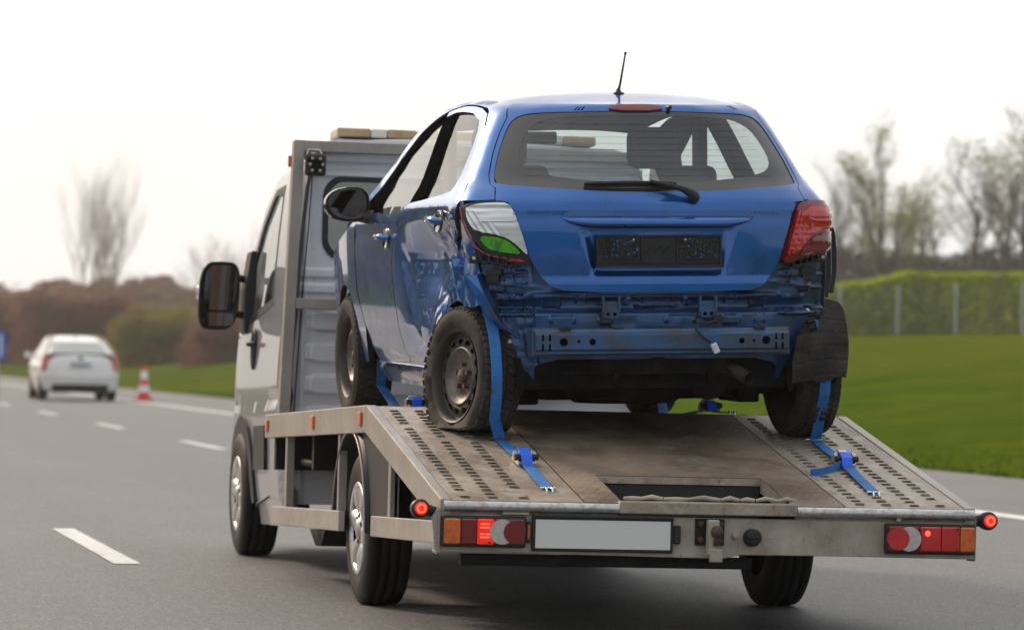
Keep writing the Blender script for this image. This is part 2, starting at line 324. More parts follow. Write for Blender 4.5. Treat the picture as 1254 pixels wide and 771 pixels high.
def panel(name, outer, m, parent, holes=(), step=.05, off=0., thick=.012, disp=None, F=None, rim=True, rim_mat=None, jitter=0):
    """a sheet-metal piece: the outline (u, t) with holes, filled with a fine grid, laid on surface F and given folded edges"""
    F = F or S
    bm = bmesh.new()
    for loop in [outer]+list(holes):
        vs = [bm.verts.new((p[0], p[1], 0)) for p in resample(loop, step)]
        for i in range(len(vs)): bm.edges.new((vs[i], vs[(i+1) % len(vs)]))
    bmesh.ops.triangle_fill(bm, use_beauty=True, use_dissolve=False, edges=bm.edges[:])
    us = [v.co.x for v in bm.verts]; ts = [v.co.y for v in bm.verts]
    for ax, lo, hi in ((0, min(us), max(us)), (1, min(ts), max(ts))):
        k = math.floor(lo/step)+1
        while k*step < hi-1e-4:
            co = [0, 0, 0]; no = [0, 0, 0]; co[ax] = k*step+1e-5; no[ax] = 1
            bmesh.ops.bisect_plane(bm, geom=bm.verts[:]+bm.edges[:]+bm.faces[:], dist=1e-6, plane_co=co, plane_no=no); k += 1
    bmesh.ops.dissolve_degenerate(bm, dist=1e-5, edges=bm.edges[:])
    bm.verts.index_update(); bm.faces.index_update()
    uv = np.array([(v.co.x, v.co.y) for v in bm.verts])
    def G(u, t):
        p = F(u, t); d = off if disp is None else off+disp(u, t)
        if np.ndim(d) == 0 and d == 0: return p
        return p+SN(F, u, t)*sgn*np.reshape(d, np.shape(d)+(1,)) if np.ndim(d) else p+SN(F, u, t)*sgn*d
    # orientation: make normals point outwards (away from the axis x=0,y=1.2)
    n0 = SN(F, uv[:, 0], uv[:, 1]); p0 = F(uv[:, 0], uv[:, 1])
    cen = np.array([0, 1.2, .8]) if F is S else np.array(getattr(F, 'cen', (0, 0, 0)))
    sgn = 1. if np.mean(np.sum(n0*(p0-cen), 1)) > 0 else -1.
    P = G(uv[:, 0], uv[:, 1]); NN = SN(G, uv[:, 0], uv[:, 1])*sgn
    faces = [tuple(v.index for v in f.verts) for f in bm.faces]
    bedges = [(e_.verts[0].index, e_.verts[1].index) for e_ in bm.edges if len(e_.link_faces) == 1]
    bm.free()
    # face winding
    f2 = []
    for f in faces:
        a, b, c = P[f[0]], P[f[1]], P[f[2]]
        f2.append(f if np.dot(np.cross(b-a, c-a), NN[f[0]]) > 0 else f[::-1])
    V = [tuple(p) for p in P]; NV = [tuple(n) for n in NN]; nf = len(f2); mi = [0]*nf
    if rim:
        mp1, mp2 = {}, {}
        ids = sorted({i for e_ in bedges for i in e_})
        for i in ids:
            mp1[i] = len(V); V.append(V[i]); NV.append((0, 0, 0)); mp2[i] = len(V); V.append(tuple(P[i]-NN[i]*thick)); NV.append((0, 0, 0))
        for a, b in bedges: f2.append((mp1[a], mp1[b], mp2[b], mp2[a])); mi.append(1 if rim_mat else 0)
    me = bpy.data.meshes.new(name); me.from_pydata(V, [], f2); me.materials.append(M[m])
    if rim_mat: me.materials.append(M[rim_mat])
    me.polygons.foreach_set('use_smooth', [i < nf for i in range(len(f2))]); me.polygons.foreach_set('material_index', mi)
    me.update(); me.normals_split_custom_set_from_vertices(NV)
    o = bpy.data.objects.new(name, me); C.objects.link(o); o.parent = parent
    return o
def ring(name, outer, inner, m, parent, off=0., n=96, F=None):
    """band between two closed outlines"""
    F = F or S
    def even(poly):
        P = np.array(list(poly)+[poly[0]], float); L = np.concatenate([[0], np.cumsum(np.hypot(*np.diff(P, axis=0).T))])
        s_ = np.linspace(0, L[-1], n, endpoint=False); return np.stack([np.interp(s_, L, P[:, 0]), np.interp(s_, L, P[:, 1])], 1)
    A = even(outer); B = even(inner)
    sh = min(range(n), key=lambda k: np.sum((np.roll(B, -k, 0)-A)**2)); B = np.roll(B, -sh, 0)
    K = 5; uv = np.concatenate([A+(B-A)*k/(K-1) for k in range(K)])
    P = F(uv[:, 0], uv[:, 1]); n0 = SN(F, uv[:, 0], uv[:, 1])
    cen = np.array([0, 1.2, .8]) if F is S else np.array(getattr(F, 'cen', (0, 0, 0))); sg = 1. if np.mean(np.sum(n0*(P-cen), 1)) > 0 else -1.
    P = P+n0*sg*off
    fs = [(k*n+i, k*n+(i+1) % n, (k+1)*n+(i+1) % n, (k+1)*n+i) for k in range(K-1) for i in range(n)]
    mb = MB(); mb.add([tuple(p) for p in P], fs, True); mb.add([tuple(p) for p in P[:n]]+[tuple(p) for p in (P-n0*sg*.006)[:n]], [(i, (i+1) % n, n+(i+1) % n, n+i) for i in range(n)])
    return mb.build(name, m, parent, raw=True)
def sstep(a, b, x): t = np.clip((np.asarray(x, float)-a)/(b-a), 0, 1); return t*t*(3-2*t)
def bumpn(x, a, b, s): return sstep(a-s, a+s, x)*(1-sstep(b-s, b+s, x))
_rg = np.random.RandomState(3); _G = _rg.rand(64, 64)
def vn(x, y):
    """value noise, 0..1"""
    x = np.asarray(x, float); y = np.asarray(y, float); i = np.floor(x).astype(int); j = np.floor(y).astype(int); fx = x-i; fy = y-j
    fx = fx*fx*(3-2*fx); fy = fy*fy*(3-2*fy); g = lambda a, b: _G[a % 64, b % 64]
    return (g(i, j)*(1-fx)+g(i+1, j)*fx)*(1-fy)+(g(i, j+1)*(1-fx)+g(i+1, j+1)*fx)*fy
def ridge(x, y): return 1-np.abs(2*vn(x, y)-1)

# ================================================================== DAMAGED CAR
car = empty('damaged_hatchback'); car.rotation_mode = 'YXZ'; car.location = (.031, 1.401, .794); car.rotation_euler = (.0219, -.0249, .0288)
tag(car, 'dark blue hatchback with crushed left flank and missing rear bumper, carried on the tow truck', 'car')
def uY(y): return float(np.interp(y, BP[9:, 1], BU[9:]))

# --- tailgate
hatch_half = [(0, 1.492), (.40, 1.488), (.70, 1.480), (.83, 1.474), (.815, 1.44), (.79, 1.405), (.80, 1.33), (.80, 1.226), (.787, 1.126), (.765, 1.085), (.735, 1.07), (.715, 1.013), (.656, 1.008),
              (.625, .957), (.592, .865), (.556, .765), (.514, .697), (.475, .655), (.417, .637), (.25, .630), (0, .628)]
gout = [(.0, 1.452), (.25, 1.450), (.575, 1.438), (.70, 1.426), (.755, 1.400), (.772, 1.355), (.775, 1.279), (.775, 1.211), (.768, 1.15), (.757, 1.100), (.735, 1.088), (.60, 1.076), (.40, 1.063), (.2, 1.053), (0, 1.050)]
gin = [(.0, 1.432), (.47, 1.422), (.60, 1.398), (.655, 1.350), (.668, 1.275), (.666, 1.215), (.642, 1.172), (.592, 1.143), (.48, 1.121), (.32, 1.105), (.16, 1.095), (0, 1.090)]
def both(h): return [p for p in h]+[(-a, b) for a, b in h[::-1] if abs(a) > 1e-6]
def hatch_disp(u, t):
    a = np.abs(u)
    rec = -.020*(1-sstep(.30, .35, a+(.89-t)*.25))*bumpn(t, .70, .893, .010)          # recess for the number plate
    cre = .005*np.exp(-((t-.985)/.032)**2)-.003*np.exp(-((t-.945)/.03)**2)
    dent = -.007*np.exp(-((u-.03)/.10)**2-((t-1.028)/.02)**2)
    bot = .006*sstep(.70, .66, t)
    wob = .0012*(vn(u*7+3, t*9)-.5)
    return rec+cre+dent+bot+wob
go = chaikin(both(gout), 2); gi = chaikin(both(gin), 2)
panel('tailgate', both(hatch_half), 'blue_paint', car, holes=[chaikin(both(gout), 1)], step=.022, disp=hatch_disp, thick=.02)
rw = panel('rear_window', gi, 'rear_glass', car, step=.06, off=-.004, rim=False)
ring('window_border', go, gi, 'frit', rw, off=-.003)
# heating wires on the glass
hw = MB()
for k in range(9):
    t_ = 1.125+.033*k; us = np.linspace(-.62, .62, 22)
    hw.tube([tuple(p) for p in S(us, np.full(22, t_))], .0006, 3, False)
hw.build('heating_wire', 'seal', rw)
# spoiler lip shadow gap, third brake light, washer nozzle
panel('high_brake_light', chaikin([(-.225, 1.482), (.155, 1.483), (.135, 1.449), (-.200, 1.448)], 1), 'lens_red_dark', car, step=.03, off=.007, thick=.012)
mb = MB(); p = S(.19, 1.470); mb.tube([p+np.array([0, .01, 0]), p+np.array([0, -.03, 0])], [.011, .009], 10); mb.build('washer_nozzle', 'black_plastic', car)
# garnish bar over the plate
def bar(u):  # cross section offsets
    return u
us = np.linspace(-.425, .425, 30); mb = MB(); vs = []
for u in us:
    e_ = 1-(abs(u)/.425)**8
    for (dt, o_) in ((.004, -.002), (-.004, .020*e_+.002), (-.024*e_-.002, .048*e_+.002), (-.040*e_-.003, .044*e_+.001), (-.046*e_-.003, -.012)):
        q_ = S(u, .944-.002*abs(u)+dt); n_ = SN(S, np.array(u), np.array(.92)); n_ = n_*(1 if n_[1] < 0 else -1); vs.append(tuple(q_+n_*o_))
mb.add(vs, [(i*5+k, i*5+k+1, i*5+6+k, i*5+5+k) for i in range(29) for k in range(4)], True); mb.build('tailgate_trim_bar', 'blue_paint', car)
# plate holder: raised rim, ribs and perforated grid pieces
yb = float(S(0, .81)[1])-.0
PH = empty('plate_holder'); PH.parent = car; PH.location = (0, S(0, .815)[1]+.000, .8155); PH.rotation_euler = (R(-1), 0, 0)
mb = MB(); mb.box(-.278, .278, -.004, .006, -.068, .068); mb.build('plate_backing', 'black_plastic', PH)
mb = MB()
for a in ((-.278, .278, .060, .068), (-.278, .278, -.068, -.060), (-.278, -.270, -.06, .06), (.270, .278, -.06, .06), (-.262, .262, -.050, -.046), (-.082, -.076, -.045, .06), (.076, .082, -.045, .06), (-.25, -.1, -.034, -.030), (.1, .25, -.034, -.030)):
    mb.box(a[0], a[1], -.012, -.0035, a[2], a[3])
rr = random.Random(5)
for sx in (-1, 1):
    for i in range(13):
        for j in range(7):
            if rr.random() < .72:
                x = sx*(.092+.0135*i); z = -.022+.0115*j; w_ = rr.choice((.004, .008, .012)); mb.box(x-w_/2, x+w_/2, -.010, -.0036, z-.0035, z+.0035)
for i in range(9): mb.box(-.06+.013*i, -.052+.013*i, -.010, -.0036, -.012+.012*(i % 3), -.004+.012*(i % 3))
tag(mb.build('holder_relief', 'black_plastic', PH), kind='stuff')
gapm = MB()
rr = random.Random(9)
for sx in (-1, 1):
    for i in range(24):
        x = sx*(.095+.155*rr.random()); z = -.03+.08*rr.random(); gapm.box(x-.004, x+.004, -.0062, -.0038, z-.003, z+.003)
tag(gapm.build('holder_gap', 'blue_paint', PH), kind='stuff')
mb = MB()
for x in (-.115, .115): mb.cyl((x, -.014, .048), .0045, .004, 'y', 10)
mb.build('screw', 'zinc', PH, split=True)
# wiper
wp = MB(); P0 = S(.165, 1.030)+np.array([0, -.028, 0]); P1 = S(.11, 1.064)+np.array([0, -.05, 0]); P2 = S(-.03, 1.098)+np.array([0, -.045, 0])
wp.tube([P0+np.array([.006, 0, -.012]), P0, P0*.5+P1*.5+np.array([0, 0, .003]), P1, P2], [.020, .023, .018, .013, .007], 10); w_o = wp.build('wiper_arm', 'black_plastic', car)
mb = MB(); mb.cyl(P0+np.array([0, -.006, -.004]), .021, .04, 'y', 16); mb.build('arm_pivot', 'black_plastic', w_o)
mb = MB(); us = np.linspace(-.335, .10, 12); pts = [S(u, 1.092-.02*abs(u+.1))+np.array([0, -.020-.012*(1-((u+.12)/.23)**2), 0]) for u in us]
mb.tube(pts, [.004]+[.009]*10+[.006], 6); mb.sheet([p+np.array([0, .008, -.008]) for p in pts], (0, .3, 1), .024, .004); mb.build('wiper_blade', 'black_plastic', w_o)

# --- roof with antenna
def roof_out():
    a = [(.83, 1.480), (.88, 1.468), (.95, 1.452), (1.0, 1.448), (1.25, 1.452), (1.6, 1.456), (2.0, 1.456), (2.45, 1.452), (2.76, 1.445), (2.78, 1.50), (2.78, 1.556)]
    return a
RF = chaikin([(-.83, 1.482), (-.90, 1.466), (-1.0, 1.455), (-1.3, 1.458), (-2.0, 1.460), (-2.5, 1.456), (-2.78, 1.45), (-2.78, 1.556)], 0)
def F_roof(x, y):
    # x across, y forward; follows S at its rim
    x = np.asarray(x, float); y = np.asarray(y, float)
    we = np.interp(y, [.10, .25, .6, 1.2, 1.8], [.535, .552, .558, .552, .52]); z0 = 1.461+.037-.055*((y-.85)/.8)**2*.85
    q_ = np.clip(np.abs(x)/we, 0, 1.2)
    return np.stack([x, y+.0*q_, z0+.045*(1-q_**2.4)-.004*sstep(.9, 1.05, q_)-.034*sstep(.35, .0, y)-.02*sstep(1.3, 2.0, y)], -1)
F_roof.cen = (0, .9, 0)
ro = [(-.545, .125), (-.49, .055), (-.30, .0), (0, -.015), (.30, .0), (.49, .055), (.545, .125), (.556, .35), (.560, 1.0), (.49, 1.84), (0, 1.96), (-.49, 1.84), (-.560, 1.0), (-.556, .35)]
roof = panel('roof', ro, 'blue_paint', car, step=.05, F=F_roof, thick=.03)
A0 = Vector((-.010, .28, 1.509)); ant = MB(); ant.lathe([(0, .0), (0, .028), (.008, .026), (.016, .012), (.028, .008), (.03, 0)], A0, 'z', 16)
ao = ant.build('antenna_base', 'black_plastic', car)
mb = MB(); tip = A0+Vector((.028, -.02, .185)); mb.tube([A0+Vector((0, 0, .02)), A0.lerp(tip, .3), tip], [.0055, .0045, .0035], 8)
for k in range(26):
    c = A0.lerp(tip, .16+.032*k); mb.tube([c-Vector((.0005, 0, .0013)), c+Vector((.0005, 0, .0013))], .0062-.00008*k, 8)
mb.tube([tip-Vector((.001, 0, .006)), tip+Vector((.001, 0, .004))], .006, 8); mb.build('antenna_rod', 'black_plastic', ao)
# pillar / roof edge bands (cant rails), left and right
for sg, nm in ((-1, 'left'), (1, 'right')):
    cant = [(.845, 1.470), (.90, 1.473), (1.0, 1.474), (1.6, 1.475), (2.2, 1.474), (2.5, 1.464), (2.76, 1.442), (3.0, 1.385), (3.11, 1.25), (3.18, 1.12), (3.22, 1.03),
            (3.05, 1.04), (2.99, 1.15), (2.90, 1.28), (2.64, 1.378), (2.30, 1.418), (2.06, 1.434), (1.6, 1.446), (1.25, 1.442), (1.02, 1.436), (.960, 1.423), (.925, 1.385), (.908, 1.33), (.907, 1.19), (.900, 1.10), (.897, 1.069), (.902, 1.018), (.80, 1.016), (.722, 1.019), (.741, 1.070), (.771, 1.087), (.793, 1.127), (.806, 1.226), (.806, 1.33), (.796, 1.404), (.821, 1.438), (.837, 1.472)]
    if sg < 0: cant = mirror(cant)
    panel('body_side_frame', cant, 'blue_paint', car, step=.04, thick=.02)

# --- left rear door, crushed
GAP = [(-1.93, 1.02), (-2.11, .93), (-2.19, .85), (-2.24, .75), (-2.24, .65), (-2.20, .5), (-2.21, .38), (-2.2, .29)]
DR = [(-.966, 1.412), (-.918, 1.333), (-.915, 1.192), (-.905, 1.069), (-.918, 1.001), (-.928, .955), (-.938, .917), (-.928, .88), (-.950, .85), (-.945, .82), (-.985, .785), (-.985, .75), (-1.045, .715), (-1.07, .69), (-1.15, .665), (-1.17, .63), (-1.25, .60), (-1.33, .57), (-1.34, .50), (-1.39, .48), (-1.39, .43), (-1.45, .385), (-1.46, .35), (-1.53, .31), (-1.59, .285)]
top_r = [(-1.12, 1.430), (-1.35, 1.436), (-1.60, 1.437), (-1.83, 1.432), (-2.05, 1.424)]
win_r = [(-2.03, 1.400), (-1.813, 1.411), (-1.586, 1.411), (-1.265, 1.405), (-1.06, 1.378), (-1.012, 1.335), (-1.000, 1.268), (-1.045, 1.145), (-1.085, 1.085), (-1.12, 1.062), (-1.25, 1.050), (-1.673, 1.030)]
def crush(u, t):
    y = -u-1.02
    a = sstep(1.16, .55, y)*sstep(-.05, .12, y)
    prof = np.interp(t, [.25, .36, .56, .70, .76, .80, .86, .93, 1.0], [0, -.008, -.050, -.085, -.092, -.084, -.052, -.014, 0])
    d = a*prof*1.25
    # fold running down from the front handle
    fold = np.exp(-(((y-(1.06-.55*(0.88-t)))/.035)**2))*sstep(.86, .75, t)*sstep(.40, .5, t)
    d = d-.010*fold
    k = sstep(.72, .22, y)*sstep(.97, .86, t)*sstep(.28, .45, t)
    d = d-k*(.048*ridge(y*8+t*3, t*7-y*2)+.024*ridge(y*21, t*17+y*7))+k*.020
    d = d+.0015*(vn(y*5, t*5)-.5)-.034*np.clip((.465-t)/.19, 0, 1)
    d = d+.005*np.exp(-((t-.35)/.02)**2)*(1-a)
    return d
door = panel('rear_door', GAP+DR[::-1]+top_r+win_r, 'blue_paint', car, step=.022, disp=crush, thick=.022)
# scraped metal patch, its pale colour also painting white sky sheen, laid on the crushed area as its own torn piece of skin
def crush2(u, t): return crush(u, t)+.004
panel('scraped_metal_sheen', chaikin([(-.955, .905), (-.975, .84), (-1.03, .76), (-1.10, .70), (-1.22, .62), (-1.40, .52), (-1.46, .42), (-1.60, .33), (-1.66, .34), (-1.54, .47), (-1.50, .56), (-1.48, .62), (-1.30, .72), (-1.26, .80), (-1.12, .88), (-1.00, .915)], 1), 'blue_scraped', door, step=.018, disp=crush2, thick=.002)
def handle(u0, t0, parent, sg=-1):
    p = S(sg*u0, t0); nrm = SN(S, np.array(sg*u0), np.array(t0)); nrm = nrm*(1 if nrm[0]*sg > 0 else -1)
    cup = MB(); cup.lathe([(0, .0), (.003, .055), (.006, .062), (.004, .068), (-.004, .070)], p, tuple(nrm), 24)
    cup.v = [(v[0], p[1]+(v[1]-p[1])*1.1, p[2]+(v[2]-p[2])*.75) for v in cup.v]
    c = cup.build('handle_cup', 'black_gloss', parent)
    h = MB(); o_ = sg*.035
    h.tube([(p[0]+sg*.004, p[1]-.085, p[2]+.002), (p[0]+sg*.034, p[1]-.07, p[2]+.006), (p[0]+o_, p[1], p[2]+.010), (p[0]+sg*.034, p[1]+.07, p[2]+.008), (p[0]+sg*.004, p[1]+.09, p[2]+.004)], [.010, .016, .017, .015, .010], 10)
    h.build('door_handle', 'blue_paint', parent)
handle(1.20, .928, door)
# --- left front door
fd = GAP[::-1]; fd = [(a-.012, b) for a, b in fd]
front_edge = [(-2.58, .985), (-3.02, .98), (-3.16, .93), (-3.16, .80), (-3.14, .62), (-3.02, .45), (-2.98, .30), (-2.9, .275)]
def fd_disp(u, t):
    y = -u-1.02
    return .004*np.exp(-((t-.36)/.02)**2)+.0012*(vn(y*4, t*4)-.5)-.004*np.exp(-((t-.885)/.03)**2)-.034*np.clip((.465-t)/.19, 0, 1)
fdoor = panel('front_door', [(-2.21, .285)]+front_edge[::-1]+[(-2.327, .962), (-1.93, 1.008), (-2.12, .93), (-2.20, .85), (-2.252, .75), (-2.252, .65), (-2.212, .5), (-2.222, .38)], 'blue_paint', car, step=.035, disp=fd_disp, thick=.02)
handle(2.37, .862, fdoor)
# windows + black trims, left; mirrored on the right
wl = [(-1.813, 1.413), (-1.586, 1.414), (-1.265, 1.408), (-1.055, 1.380), (-1.005, 1.335), (-.995, 1.268), (-1.04, 1.145), (-1.08, 1.082), (-1.12, 1.058), (-1.25, 1.046), (-1.673, 1.028)]
wf = [(-2.069, 1.403), (-2.375, 1.359), (-2.689, 1.275), (-2.79, 1.168), (-2.70, 1.033), (-2.60, .985), (-2.327, .962), (-1.881, 1.013)]
bp_ = [(-1.655, 1.022), (-1.95, 1.005), (-2.085, 1.410), (-1.80, 1.418)]
af = [(-2.05, 1.436), (-2.32, 1.420), (-2.64, 1.378), (-2.88, 1.285), (-2.96, 1.15), (-3.02, 1.05), (-3.04, .975), (-2.58, .972), (-2.70, 1.033), (-2.79, 1.168), (-2.689, 1.275), (-2.375, 1.359), (-2.069, 1.403)]
for sg in (-1, 1):
    g = (lambda q: q) if sg < 0 else mirror
    panel('rear_side_window', g(wl), 'window_glass', car, step=.08, off=-.012, rim=False)
    panel('front_side_window', g(wf), 'window_glass', car, step=.08, off=-.014, rim=False)
    panel('pillar_trim', g(bp_), 'void', car, step=.06, off=-.004, thick=.02)
    panel('window_seal', g(af), 'void', car, step=.06, off=-.006, thick=.02)
# right side skin (seen through the glass and edge-on)
panel('right_rear_door', mirror(GAP+[(-1.45, .29), (-1.44, .50), (-1.30, .62), (-1.10, .72), (-.93, .86), (-.915, 1.069), (-.915, 1.3), (-.966, 1.412)]+top_r+win_r), 'blue_paint', car, step=.06, thick=.02)
panel('right_front_door', mirror([(-2.21, .285)]+front_edge[::-1]+[(-2.327, .962), (-1.93, 1.008), (-2.12, .93), (-2.252, .75), (-2.222, .38)]), 'blue_paint', car, step=.06, thick=.02)
# --- front wings with wheel arches, bonnet, sill
def arc(cu, ct, r, a0, a1, n=14): return [(cu+r*math.cos(R(a0+(a1-a0)*k/n)), ct+r*math.sin(R(a0+(a1-a0)*k/n))) for k in range(n+1)]
fc = -uY(2.51)
wing = [(-3.03, .97), (-3.20, .955), (-3.45, .90), (-3.8, .83), (-4.08, .76), (-4.15, .60), (-4.15, .22), (-4.02, .22)]+arc(fc, .30, .345, 193, -3, 18)[0:]+[(-3.10, .285), (-3.03, .45), (-3.17, .62), (-3.175, .80), (-3.175, .93)]
for sg in (-1, 1): panel('front_wing', wing if sg < 0 else mirror(wing), 'blue_paint', car, step=.05, thick=.03)
def F_hood(x, y):
    x = np.asarray(x, float); y = np.asarray(y, float); wd = np.interp(y, [2.0, 2.5, 3.0, 3.35], [.80, .76, .70, .60])
    return np.stack([x, y, np.interp(y, [2.0, 2.5, 3.0, 3.35], [1.0, .985, .88, .72])-.05*(np.abs(x)/wd)**2.5], -1)
F_hood.cen = (0, 2.6, 0)
panel('bonnet', [(-.79, 2.05), (.79, 2.05), (.75, 2.6), (.70, 3.0), (.58, 3.33), (-.58, 3.33), (-.70, 3.0), (-.75, 2.6)], 'blue_paint', car, step=.1, F=F_hood)
nose = MB(); nose.prism([(-.66, 2.9), (.66, 2.9), (.62, 3.25), (.3, 3.38), (-.3, 3.38), (-.62, 3.25)], 'z', .22, .74); nose.build('front_bumper', 'blue_paint', car, .03)
def F_ws(x, t):
    x = np.asarray(x, float); t = np.asarray(t, float)
    return np.stack([x*(1-.30*t), 2.22-.22*t+.12*(1-np.abs(x/.72)**2), .99+.42*t], -1)
F_ws.cen = (0, 0, 0)
panel('windscreen', [(-.74, .0), (.74, .0), (.74, 1), (-.74, 1)], 'window_glass', car, step=.1, F=F_ws, rim=False)
sill = [(-3.02, .283), (-2.2, .285), (-1.56, .283), (-1.52, .25), (-1.56, .19), (-2.2, .185), (-2.98, .185)]
for sg in (-1, 1): panel('door_sill', sill if sg < 0 else mirror(sill), 'blue_paint', car, step=.05, off=.004, disp=lambda u, t: -.030-.02*sstep(.26, .2, t)-.008*np.exp(-((t-.278)/.006)**2), thick=.04)

# --- rear quarter panels: left torn and crumpled, right whole
def q_disp(u, t):
    k = sstep(1.03, .93, t)
    return -k*(.014+.030*ridge(u*17+2, t*4+u*3)+.012*ridge(u*41, t*11+3))+.010*k
qp = [(-.905, 1.012), (-.88, 1.012), (-.872, .985), (-.845, .93), (-.822, .875), (-.815, .80), (-.80, .73), (-.79, .66), (-.765, .60), (-.80, .578), (-.86, .562), (-.93, .570), (-.98, .590), (-1.05, .592), (-1.12, .572), (-1.20, .53), (-1.26, .49), (-1.31, .44), (-1.335, .44), (-1.32, .52), (-1.30, .555), (-1.16, .635), (-1.05, .71), (-.985, .77), (-.950, .82), (-.925, .87), (-.930, .92), (-.917, .97), (-.911, 1.0)]
qd = panel('torn_quarter_panel', qp, 'blue_paint', car, step=.014, disp=q_disp, thick=.006)
panel('bare_metal', chaikin([(-.885, 1.0), (-.86, .95), (-.84, .88), (-.825, .80), (-.815, .70), (-.83, .66), (-.86, .68), (-.875, .74), (-.90, .80), (-.905, .88), (-.90, .95)], 1), 'blue_scraped', qd, step=.014, disp=lambda u, t: q_disp(u, t)+.002, thick=.002)
# strip of torn sheet hanging beside the valance, with raw yellow edge
def strip(path, wd, name, m, th=.003, parent=None):
    mb = MB(); mb.sheet([tuple(p) for p in path], wd, .05, th); return mb.build(name, m, parent or car)
pp = [S(u, t)+np.array([0, o_, 0]) for u, t, o_ in ((-.80, .70, -.012), (-.775, .62, -.03), (-.745, .55, -.035), (-.70, .485, -.02), (-.655, .455, -.012))]
mb = MB(); vs = []
for i, p in enumerate(pp):
    k = i/(len(pp)-1); wd = .05*(1-k)+.012; vs += [tuple(p+np.array([-wd*.7, .02, 0])), tuple(p+np.array([0, -.012, .004])), tuple(p+np.array([wd*.6, .012, .012]))]
mb.add(vs, [(i*3+k, i*3+k+1, i*3+4+k, i*3+3+k) for i in range(len(pp)-1) for k in range(2)], False); mb.build('torn_sheet_strip', 'blue_paint', car)
mb = MB(); mb.tube([vs[1], vs[4], vs[7], vs[10], vs[13]], [.002, .003, .004, .004, .003], 5); mb.build('torn_edge', 'rust', car)
rc = uY(.02)
qr = [(.915, 1.012), (.925, .93), (.925, .86), (.87, .815), (.845, .78), (.87, .60), (.88, .50), (.90, .50)]+arc(1.04, .30, .35, 118, -5, 12)+[(1.44, .29), (1.43, .50), (1.29, .62), (1.09, .72), (.945, .86), (.93, 1.0)]
panel('right_quarter_panel', qr, 'blue_paint', car, step=.04, thick=.03)

# --- tail lights
L_out = [(-.885, .985), (-.85, 1.002), (-.777, 1.011), (-.711, 1.014), (-.666, 1.010), (-.637, .992), (-.612, .936), (-.588, .867), (-.556, .772), (-.575, .762), (-.632, .774), (-.714, .788), (-.765, .808), (-.812, .861), (-.85, .924)]
tl = panel('left_tail_light', chaikin(L_out, 1), 'black_plastic', car, step=.02, off=.004, thick=.05)
lc = [(-.842, .978), (-.80, .994), (-.711, 1.000), (-.655, .998), (-.632, .975), (-.605, .915), (-.585, .855), (-.566, .790), (-.575, .788), (-.612, .826), (-.65, .855), (-.70, .872), (-.765, .882), (-.80, .895), (-.83, .94)]
def lens_d(u, t):
    dl = (u+.842)-(.978-t)*.75; d_ = np.minimum(dl, 1.0-t); return .018+.0030*np.sin(d_*2*math.pi/.030)*sstep(.09, .07, d_)*sstep(-.60, -.63, u)
panel('clear_lens', chaikin(lc, 1), 'lamp_clear', tl, step=.0055, disp=lens_d, thick=.02)
panel('reflector_block', [(-.775, .955), (-.765, .925), (-.618, .925), (-.632, .962), (-.68, .966)], 'lamp_clear', tl, step=.02, off=.026, thick=.008)
lg = [(-.778, .865), (-.70, .862), (-.65, .845), (-.615, .815), (-.593, .788), (-.64, .793), (-.70, .800), (-.745, .818)]
panel('green_lens', chaikin(lg, 1), 'lamp_green', tl, step=.012, disp=lambda u, t: .014+.002*np.sin(u*400), thick=.012)
mb = MB(); mb.cyl(S(-.70, .825)+np.array([0, -.022, 0]), .016, .01, 'y', 14); mb.build('bulb_dome', 'lamp_green_bulb', tl)
# red rim along the outer edge of the broken light
e1 = [(-.893, .99), (-.868, .93), (-.835, .87), (-.795, .815), (-.745, .785), (-.66, .770), (-.60, .762)]
mb = MB(); mb.tube([tuple(S(a, b)+np.array([0, -.010, 0])) for a, b in resample(e1, .02, False)], .005, 6); mb.build('red_rim', 'red_trim', tl)
panel('red_corner_piece', [(-.675, .775), (-.60, .768), (-.575, .757), (-.645, .760)], 'lens_red', tl, step=.02, off=.012, thick=.01)
R_out = [(a, b) for a, b in [(.655, .995), (.70, 1.008), (.777, 1.013), (.87, 1.010), (.915, 1.000), (.925, .94), (.922, .87), (.905, .822), (.86, .800), (.775, .785), (.69, .772), (.568, .742), (.585, .80), (.60, .865), (.625, .93)]]
tr_ = panel('right_tail_light', chaikin(R_out, 1), 'lens_red_dark', car, step=.015, off=.012, thick=.05)
for nm, pl, of, mt in (('upper_lens', [(.675, .988), (.90, .990), (.905, .925), (.90, .895), (.80, .892), (.72, .875), (.665, .82), (.63, .79), (.60, .79), (.628, .875)], .020, 'lens_red'),
                       ('lower_lens', [(.90, .885), (.897, .835), (.85, .808), (.75, .793), (.645, .775), (.675, .815), (.73, .860), (.81, .880)], .018, 'lens_red_dark'),
                       ('brake_bar', [(.70, .960), (.87, .958), (.865, .925), (.69, .925)], .026, 'lens_red'), ('side_strip', [(.645, .965), (.66, .975), (.628, .88), (.595, .785), (.585, .78), (.61, .87)], .024, 'lens_red')):
    panel(nm, chaikin(pl, 1), mt, tr_, step=.02, disp=(lambda of: (lambda u, t: of+.0012*np.sin(t*260)))(of), thick=.010)
